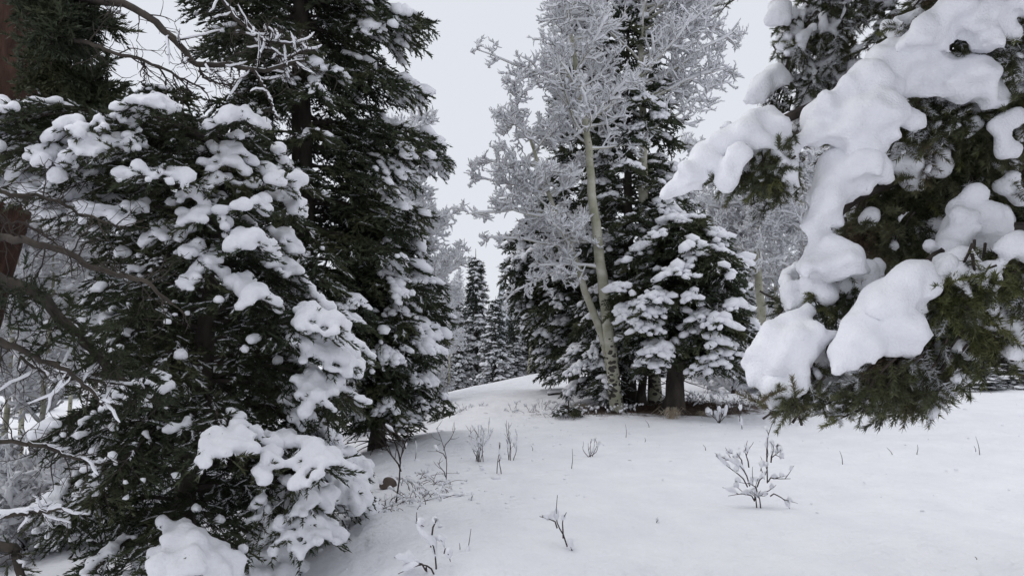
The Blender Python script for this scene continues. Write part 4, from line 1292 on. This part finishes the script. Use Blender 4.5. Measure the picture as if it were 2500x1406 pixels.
# ================================================================ overhanging fir at the right, close to the camera
og = on_ground(3150, 2.6)
root = thing('overhanging_fir', 'closest fir at the right, its boughs bowed under thick pillows of snow', 'fir tree', og)
a = Acc()
TR = smooth_line([og - [0, 0, .2], og + [0, 0, 1.5], og + [-.05, 0, 3.2], og + [-.05, 0, 4.6]], 20)
tubes(a, TR, np.linspace(.16, .07, 20)[None], 18, 0)
a.build('trunk', [m_bark], root, og)

def bough_near(axis, r0, masses, snows, seed, tips=0.1, floor=None, lod=SHOOT_NEAR, frost=.2, pads=.75):
    padl = []
    """axis: (px,py,d) from the trunk outwards; masses: (cx,cy,rx,ry,d,n,scale); snows: chains of (px,py,r_px) at depth"""
    r = np.random.default_rng(seed)
    zt = P(*axis[0])[2]
    start = TR[np.argmin(np.abs(TR[:, 2] - zt))]
    A = smooth_line([start] + [P(*p) for p in axis[1:]], 24)
    ac = Acc()
    tubes(ac, A, np.linspace(r0, .004, 24)[None], 9, 2)
    S_p, S_d, S_l, S_t = [], [], [], []
    stems = []
    for (cx, cy, rx, ry, d, n, sc) in masses:
        c = P(cx, cy, d); k = d / F
        for i in range(n):
            while True:
                u = r.uniform(-1, 1, 3)
                if (u ** 2).sum() < 1: break
            p = c + u * np.array([rx * k, (rx + ry) * .42 * k, ry * k])
            # away from the wood, outward and drooping
            j = np.argmin(np.linalg.norm(A - p, axis=1))
            ax = norm(A[min(j + 1, 23)] - A[max(j - 1, 0)])
            dv = norm(ax * r.uniform(.3, 1.2) + np.array([-.2, -.35, -.6]) * r.uniform(.3, 1.3) + r.normal(0, .5, 3))
            L = r.uniform(.07, .13) * sc
            st = p - dv * L * .6
            kk = max(3, int(L / (.021 * sc)))
            pl = grow(r, st[None], dv[None], np.array([L]), 6, .08, -.06)[0]
            if floor is not None:
                e_ = pl[-1] + norm(pl[-1] - pl[-2]) * .055 * sc
                yy = 703 - F * ((e_[2] - CAM_H) * math.cos(PITCH) - e_[1] * math.sin(PITCH)) / (e_[1] * math.cos(PITCH) + (e_[2] - CAM_H) * math.sin(PITCH))
                xx = 1250 + F * e_[0] / (e_[1] * math.cos(PITCH) + (e_[2] - CAM_H) * math.sin(PITCH))
                if yy > r.normal(-12, 22) + np.interp(xx, [q[0] for q in floor], [q[1] for q in floor]):
                    continue
            stems.append(pl)
            if pnoise(pl[None, 2], 3.0)[0] > .05 and r.uniform() < pads:
                for q in (1, 2, 3, 4):
                    R_ = r.uniform(.010, .021) * sc
                    padl.append((pl[q] + np.array([0, -.004, R_ * .7]), R_))
            tip = r.uniform() < tips
            tq = np.linspace(.15, .95, kk)
            pp, TT = interp(pl, tq)
            nb_ = norm(np.cross(TT, norm(np.array([r.normal(0, .4), -.3, 1.0])))) 
            for m_ in range(kk):
                sg = 1 if m_ % 2 else -1
                an = math.radians(r.uniform(35, 55))
                sd = TT[m_] * math.cos(an) + nb_[m_] * math.sin(an) * sg + r.normal(0, .1, 3)
                S_p.append(pp[m_]); S_d.append(sd); S_l.append(.052 * sc * r.uniform(.75, 1.2) * (1.1 - .35 * tq[m_])); S_t.append(tip)
            S_p.append(pl[-1]); S_d.append(pl[-1] - pl[-2]); S_l.append(.055 * sc); S_t.append(tip)
    S_p, S_d, S_l, S_t = np.array(S_p), np.array(S_d), np.array(S_l)[:, None], np.array(S_t)
    X, Y, Z = frames(S_d)
    for flag, mi in ((False, 0), (True, 1)):
        k = S_t == flag
        stamp_var(ac, lod, S_p[k], X[k] * S_l[k], Y[k] * S_l[k], Z[k] * S_l[k], mi, r)
    tubes(ac, np.array(stems), np.tile(np.linspace(.003, .0012, 6), (len(stems), 1)), 4, 2)
    bo = ac.build('bough', [m_needle_near, m_needle_tips, m_twig], root, og, smooth=False)
    fa_ = Acc()
    k = (pnoise(S_p, 3.2) > .1) & (r.uniform(0, 1, len(S_p)) < frost * 2.2)
    if k.any():
        dd = S_l[k] * .97
        q = S_p[k] + np.array([0, -.001, .003])
        stamp_var(fa_, lod, q, X[k] * dd, Y[k] * dd * .9, Z[k] * dd * .8, 0, r)
        k2 = k & (r.uniform(0, 1, len(k)) < .25)
        dd = S_l[k2] * r.uniform(.2, .4, (k2.sum(), 1))
        q = S_p[k2] + norm(S_d[k2]) * S_l[k2] * .5 + np.array([0, -.001, .002])
        stamp_var(fa_, BLOB1, q, X[k2] * dd, Y[k2] * dd * .6, Z[k2] * dd * .4, 0, r)
        fo_ = fa_.build('frost_dusting', [m_snow_near], bo, og); fo_['kind'] = 'stuff'
    sa = Acc()
    for (d, pts) in snows:
        if max(q[2] for q in pts) < 27:
            d += .08
        pts = np.array(pts, float)
        for i in range(len(pts)):
            segs = [pts[i]] if i == len(pts) - 1 else [pts[i] * (1 - f) + pts[i + 1] * f for f in (0, .5)]
            for (x, y, rp) in segs:
                k = d / F
                c = P(x, y, d + r.uniform(-.02, .02)) + r.normal(0, .12, 3) * rp * k * .5
                R_ = rp * k * .93
                V_, F_ = BLOB2[r.integers(6)]
                sc = np.array([1, .95, .98]) * R_ * r.uniform(.92, 1.08, 3)
                V_ = V_ * sc; 
                a_ = r.uniform(0, 6.28); ca, sn = math.cos(a_), math.sin(a_)
                V_ = V_ @ np.array([[ca, -sn, 0], [sn, ca, 0], [0, 0, 1]])
                sa.add(V_ + c, F_)
                # small lobes along the lower rim
                for q in range(6):
                    ang = r.uniform(0, 6.28)
                    c2 = c + np.array([math.cos(ang) * .85, -abs(math.sin(ang)) * .5 , -r.uniform(.1, .95)]) * R_
                    V3, F3 = BLOB2[r.integers(6)]
                    sa.add(V3 * R_ * r.uniform(.22, .45) + c2, F3)
    for c, R_ in padl:
        V_, F_ = BLOB2[r.integers(6)]
        sa.add(V_ * R_ * r.uniform(.8, 1.2, 3) + c, F_)
    if sa.V:
        me = remeshed(sa, .0085, .006, 8.0, 3)
        so = bpy.data.objects.new('snow_load', me); C.objects.link(so); me.materials.append(m_snow_near)
        co = np.empty(len(me.vertices) * 3, np.float32); me.vertices.foreach_get('co', co); co = co.reshape(-1, 3) - og.astype(np.float32)
        me.vertices.foreach_set('co', co.ravel()); me.update()
        so.parent = bo
    return bo

FLOOR_LOW = [(1820, 930), (1870, 1020), (1950, 1030), (2100, 1025), (2200, 1045), (2280, 1025), (2330, 950), (2350, 965), (2420, 940), (2500, 940)]   # how low the boughs hang
FLOOR_MID = [(1600, 480), (1760, 490), (1800, 500), (1850, 540), (1900, 560), (1930, 470), (1980, 480), (2050, 600), (2600, 2000)]
bough_near([(2900, -300, 2.2), (2350, -60, 2.0), (2080, -20, 1.95), (1960, 80, 1.9), (1900, 230, 1.85)], .02,
           [(2010, 60, 70, 110, 1.95, 80, .8), (2040, 170, 55, 80, 1.95, 50, .75), (1930, 110, 35, 90, 1.9, 26, .7), (1900, 270, 35, 50, 1.85, 14, .8), (2130, 10, 60, 40, 1.95, 16, .8), (2160, 60, 30, 60, 1.95, 10, .7), (1960, 210, 30, 60, 1.9, 18, .7), (1770, 0, 8, 12, 1.9, 1, .6)],
           [(1.84, [(1900, 15, 26), (1898, 50, 30)]), (1.86, [(1935, 105, 16), (1922, 130, 22), (1918, 165, 14)]), (1.84, [(1832, 245, 20), (1865, 215, 33), (1895, 190, 34), (1925, 195, 18)]), (1.88, [(1960, 135, 16), (1948, 160, 14)]), (1.88, [(1990, 215, 16), (1978, 235, 16)])], 601, .02)
bough_near([(2900, -150, 1.9), (2500, 80, 1.75), (2250, 130, 1.65), (2050, 230, 1.6), (1900, 300, 1.55), (1760, 380, 1.5), (1660, 470, 1.5)], .022,
           [(1880, 400, 50, 60, 1.48, 50, .75), (1885, 500, 28, 45, 1.55, 12, .7), (1800, 430, 40, 35, 1.52, 16, .8), (1730, 460, 45, 22, 1.5, 8, .7), (1930, 330, 30, 40, 1.6, 10, .8), (1790, 320, 12, 18, 1.5, 2, .7), (1850, 470, 40, 35, 1.56, 14, .8), (2260, 260, 55, 40, 1.6, 16, 1), (2090, 320, 40, 30, 1.6, 8, .9), (2230, 320, 50, 40, 1.6, 14, 1)],
           [(1.47, [(1632, 478, 22), (1668, 440, 36), (1712, 400, 44), (1755, 360, 46), (1800, 330, 46), (1845, 300, 44), (1895, 292, 34), (1915, 310, 24)]), (1.46, [(1772, 310, 22)]), (1.44, [(1800, 380, 34), (1778, 420, 32), (1765, 455, 22)]), (1.46, [(1850, 350, 34), (1880, 345, 28)]),
            (1.5, [(2000, 300, 46), (2050, 270, 62), (2110, 220, 80), (2180, 170, 78), (2250, 165, 66), (2310, 190, 64), (2370, 200, 66), (2425, 240, 42)]), (1.48, [(2020, 250, 34), (1985, 330, 38), (1968, 350, 28)]), (1.46, [(2120, 290, 78), (2070, 330, 60), (2110, 350, 48)]), (1.46, [(2190, 290, 36), (2230, 300, 26)]), (1.5, [(2330, 230, 40), (2390, 215, 54)]), (1.5, [(2440, 150, 40), (2480, 180, 50)])], 602, .1, FLOOR_MID)
bough_near([(2900, 50, 1.8), (2480, 60, 1.6), (2350, 40, 1.5), (2250, 70, 1.5), (2180, 110, 1.5)], .02,
           [(2340, 110, 45, 30, 1.52, 12, .9), (2470, 110, 40, 60, 1.5, 22, 1), (2200, 90, 40, 30, 1.55, 8, .8), (2230, 30, 40, 40, 1.6, 10, .8), (2480, 230, 30, 50, 1.55, 12, 1), (2300, -10, 60, 30, 1.6, 12, 1)],
           [(1.45, [(2200, 120, 30), (2250, 80, 46), (2290, 60, 40)]), (1.43, [(2330, 20, 50), (2390, 40, 60), (2440, 20, 50), (2490, 0, 50)]), (1.46, [(2300, 110, 25), (2340, 70, 34)]), (1.44, [(2400, 110, 40), (2440, 70, 40)])], 603, .08)
bough_near([(2900, 330, 1.9), (2480, 350, 1.75), (2250, 420, 1.65), (2100, 480, 1.6), (2020, 560, 1.55), (1980, 660, 1.5)], .02,
           [(2330, 300, 80, 45, 1.6, 50, 1), (2430, 330, 80, 60, 1.62, 40, 1), (2200, 460, 90, 70, 1.66, 60, 1), (2130, 560, 60, 60, 1.62, 34, 1), (2330, 420, 110, 80, 1.66, 60, 1), (1990, 730, 30, 18, 1.5, 6, .8), (1930, 740, 45, 16, 1.52, 6, .8), (2090, 720, 50, 40, 1.52, 20, 1), (2050, 700, 30, 20, 1.5, 6, .8), (2230, 560, 80, 50, 1.68, 40, 1)],
           [(1.5, [(2085, 380, 60), (2060, 420, 62), (2035, 465, 58), (2010, 520, 45), (1985, 555, 34)]), (1.46, [(2120, 400, 44), (2150, 420, 34)]), (1.48, [(2130, 520, 20), (2120, 540, 22)]), (1.46, [(2020, 600, 44), (1995, 640, 44), (1975, 660, 34)]), (1.44, [(2060, 620, 44), (2090, 650, 36), (2050, 660, 32)]), (1.5, [(1912, 690, 18), (1930, 665, 22), (1945, 650, 16)]), (1.42, [(2058, 714, 22)]), (1.6, [(2200, 380, 34), (2225, 420, 30), (2230, 455, 22)]), (1.52, [(2300, 380, 22), (2290, 420, 26)]), (1.5, [(2465, 370, 26), (2440, 310, 22), (2480, 280, 28)]), (1.48, [(2390, 300, 20), (2360, 330, 16)]), (1.5, [(2480, 430, 22), (2455, 460, 26), (2490, 480, 24)]), (1.5, [(2190, 540, 18), (2215, 520, 16)]), (1.46, [(1925, 410, 26), (1935, 445, 28), (1920, 480, 16)]), (1.58, [(2140, 430, 28)])], 604, .12, FLOOR_LOW)
bough_near([(2900, 520, 1.8), (2500, 560, 1.65), (2380, 560, 1.55), (2270, 640, 1.45), (2180, 740, 1.4), (2090, 860, 1.4)], .02,
           [(2220, 850, 50, 40, 1.42, 20, .9), (2290, 880, 90, 55, 1.45, 46, 1), (2210, 950, 90, 45, 1.45, 44, 1), (2140, 930, 50, 40, 1.45, 18, .9), (2350, 820, 60, 50, 1.5, 26, 1), (2350, 940, 40, 50, 1.5, 8, .9), (2190, 985, 70, 32, 1.36, 46, .85), (2270, 940, 60, 50, 1.38, 34, .9), (2150, 930, 60, 30, 1.36, 26, .8), (2300, 760, 50, 60, 1.5, 20, 1), (2200, 720, 16, 16, 1.36, 3, .8)],
           [(1.36, [(2260, 680, 44), (2210, 690, 62), (2170, 740, 60), (2130, 790, 58), (2095, 835, 48), (2070, 880, 36)]), (1.34, [(2200, 780, 52), (2235, 800, 42), (2180, 840, 40)]), (1.4, [(2290, 720, 26), (2300, 650, 36)]), (1.5, [(2370, 480, 36), (2350, 530, 46), (2330, 580, 44), (2310, 620, 38)]), (1.52, [(2400, 530, 46), (2440, 560, 40), (2380, 590, 40)]), (1.36, [(2110, 930, 20), (2095, 950, 16)]), (1.4, [(2330, 800, 18), (2350, 830, 20)]), (1.38, [(2180, 930, 22), (2215, 915, 18), (2150, 960, 14)]), (1.42, [(2260, 960, 16), (2240, 975, 14)]), (1.42, [(2370, 900, 18)]), (1.38, [(2270, 600, 20), (2255, 900, 16)])], 605, .16, FLOOR_LOW)
bough_near([(2900, 700, 1.75), (2500, 780, 1.6), (2300, 800, 1.55), (2080, 810, 1.5), (1950, 840, 1.48), (1870, 900, 1.45)], .018,
           [(1885, 900, 32, 40, 1.5, 14, .8), (1960, 950, 60, 38, 1.5, 24, .85), (2060, 960, 60, 34, 1.5, 22, .85), (1930, 760, 30, 14, 1.55, 5, .8), (1910, 990, 30, 22, 1.48, 8, .8), (1990, 990, 80, 22, 1.42, 40, .75), (2100, 985, 70, 26, 1.42, 40, .8), (1900, 975, 40, 26, 1.42, 24, .7), (1950, 950, 60, 30, 1.42, 20, .75), (2000, 900, 30, 30, 1.5, 10, .8), (1875, 870, 20, 30, 1.5, 6, .7)],
           [(1.46, [(1842, 925, 20), (1845, 890, 32), (1868, 850, 38), (1905, 815, 38), (1940, 785, 30), (1975, 760, 24)]), (1.41, [(1905, 895, 36), (1930, 850, 46), (1960, 820, 44), (1995, 810, 32), (2025, 815, 18)]), (1.42, [(1880, 950, 22), (1910, 940, 28), (1950, 945, 24)]), (1.4, [(1905, 990, 12), (1885, 975, 16)]), (1.42, [(1985, 965, 26), (1982, 990, 18)]), (1.43, [(2035, 960, 26), (2060, 940, 24), (2040, 995, 20), (2075, 1000, 14)]), (1.44, [(2000, 870, 20), (2015, 895, 14)]), (1.45, [(2125, 960, 18), (2140, 985, 14)])], 606, .2, FLOOR_LOW)
bough_near([(2850, 600, 1.6), (2640, 610, 1.55), (2450, 650, 1.43), (2350, 700, 1.4)], .007,
           [(2345, 690, 34, 45, 1.38, 26, .9), (2310, 720, 20, 26, 1.36, 8, .8), (2410, 680, 40, 50, 1.42, 24, .9), (2440, 770, 50, 40, 1.45, 26, .9), (2370, 770, 40, 30, 1.42, 14, .9), (2480, 700, 34, 60, 1.45, 20, 1)],
           [(1.4, [(2385, 640, 24), (2350, 635, 18)]), (1.44, [(2370, 740, 22)]), (1.4, [(2440, 600, 22), (2475, 590, 34), (2500, 620, 34)]), (1.46, [(2430, 800, 22)]), (1.44, [(2330, 770, 20), (2400, 760, 24), (2440, 745, 18)])], 607, .7, FLOOR_LOW)
bough_near([(2850, 760, 1.6), (2600, 790, 1.5), (2500, 810, 1.45), (2470, 880, 1.42)], .012,
           [(2490, 900, 30, 26, 1.46, 12, .9), (2510, 850, 24, 30, 1.48, 8, .9)],
           [(1.42, [(2500, 800, 30), (2480, 825, 34), (2468, 865, 26), (2500, 860, 30)])], 608, .2, FLOOR_LOW)
# inner boughs that close the dark heart of the tree
bough_near([(2900, 200, 2.6), (2600, 300, 2.3), (2400, 450, 2.1), (2250, 650, 2.0)], .02,
           [(2420, 450, 150, 170, 2.1, 150, 1.1), (2250, 620, 130, 110, 2.0, 90, 1.1), (2440, 700, 100, 130, 2.0, 80, 1.1), (2330, 820, 110, 60, 1.9, 36, 1)],
           [(2.0, [(2420, 640, 40), (2440, 520, 30)]), (1.95, [(2280, 790, 26), (2400, 860, 30)]), (2.0, [(2450, 400, 30), (2470, 460, 26)])], 609, .05, FLOOR_LOW, SHOOT_MIDN, .2)

# the rest of this fir above the picture, which shades its lower boughs
r = np.random.default_rng(650)
def to_px(q):
    dep = q[:, 1] * math.cos(PITCH) + (q[:, 2] - CAM_H) * math.sin(PITCH)
    yy = 703 - F * ((q[:, 2] - CAM_H) * math.cos(PITCH) - q[:, 1] * math.sin(PITCH)) / np.maximum(dep, .05)
    xx = 1250 + F * q[:, 0] / np.maximum(dep, .05)
    return xx, yy, dep
cnt = 0
for i in range(900):
    z = r.uniform(2.4, 4.4)
    st = TR[np.argmin(np.abs(TR[:, 2] - z))]
    az = r.uniform(2.0, 5.0)
    L = r.uniform(1.6, 2.9) * (1.25 - (z - 2.5) * .25)
    A = bough_axis(r, st, az, L, .05, -.4, 9)
    xx, yy, dep = to_px(A + [0, 0, -.32])
    if ((dep > .05) & (xx < 2850) & (yy > -140)).any() or np.linalg.norm(A - np.array([0, 0, 1.6]), axis=1).min() < 1.0:
        continue
    b = bough_parts(r, A, L, wid=.4, dtw=.13, dsh=.13, inner=.1, hang=.1)
    xx, yy, dep = to_px(b['so'] + b['sd'] * .25)
    if ((dep > .05) & (xx < 2620) & (yy > -60)).any():
        continue
    ac = Acc(); add_shoots(ac, r, b, SHOOT_MID, 0, 1.5); add_wood(ac, A, .018, b, 1, 5, .003)
    bo = ac.build('bough', [m_needle, m_twig], root, og, smooth=False)
    pos, dr, sz = snow_blobs(r, b, A, lambda p, t: np.full(len(p), .75), .075, .14)
    sa = Acc(); add_blobs(sa, r, pos, dr, sz, BLOB1)
    sa.build('snow_load', [m_snow_far], bo, og)['kind'] = 'stuff'
    cnt += 1
    if cnt >= 34: break
print('upper boughs', cnt)
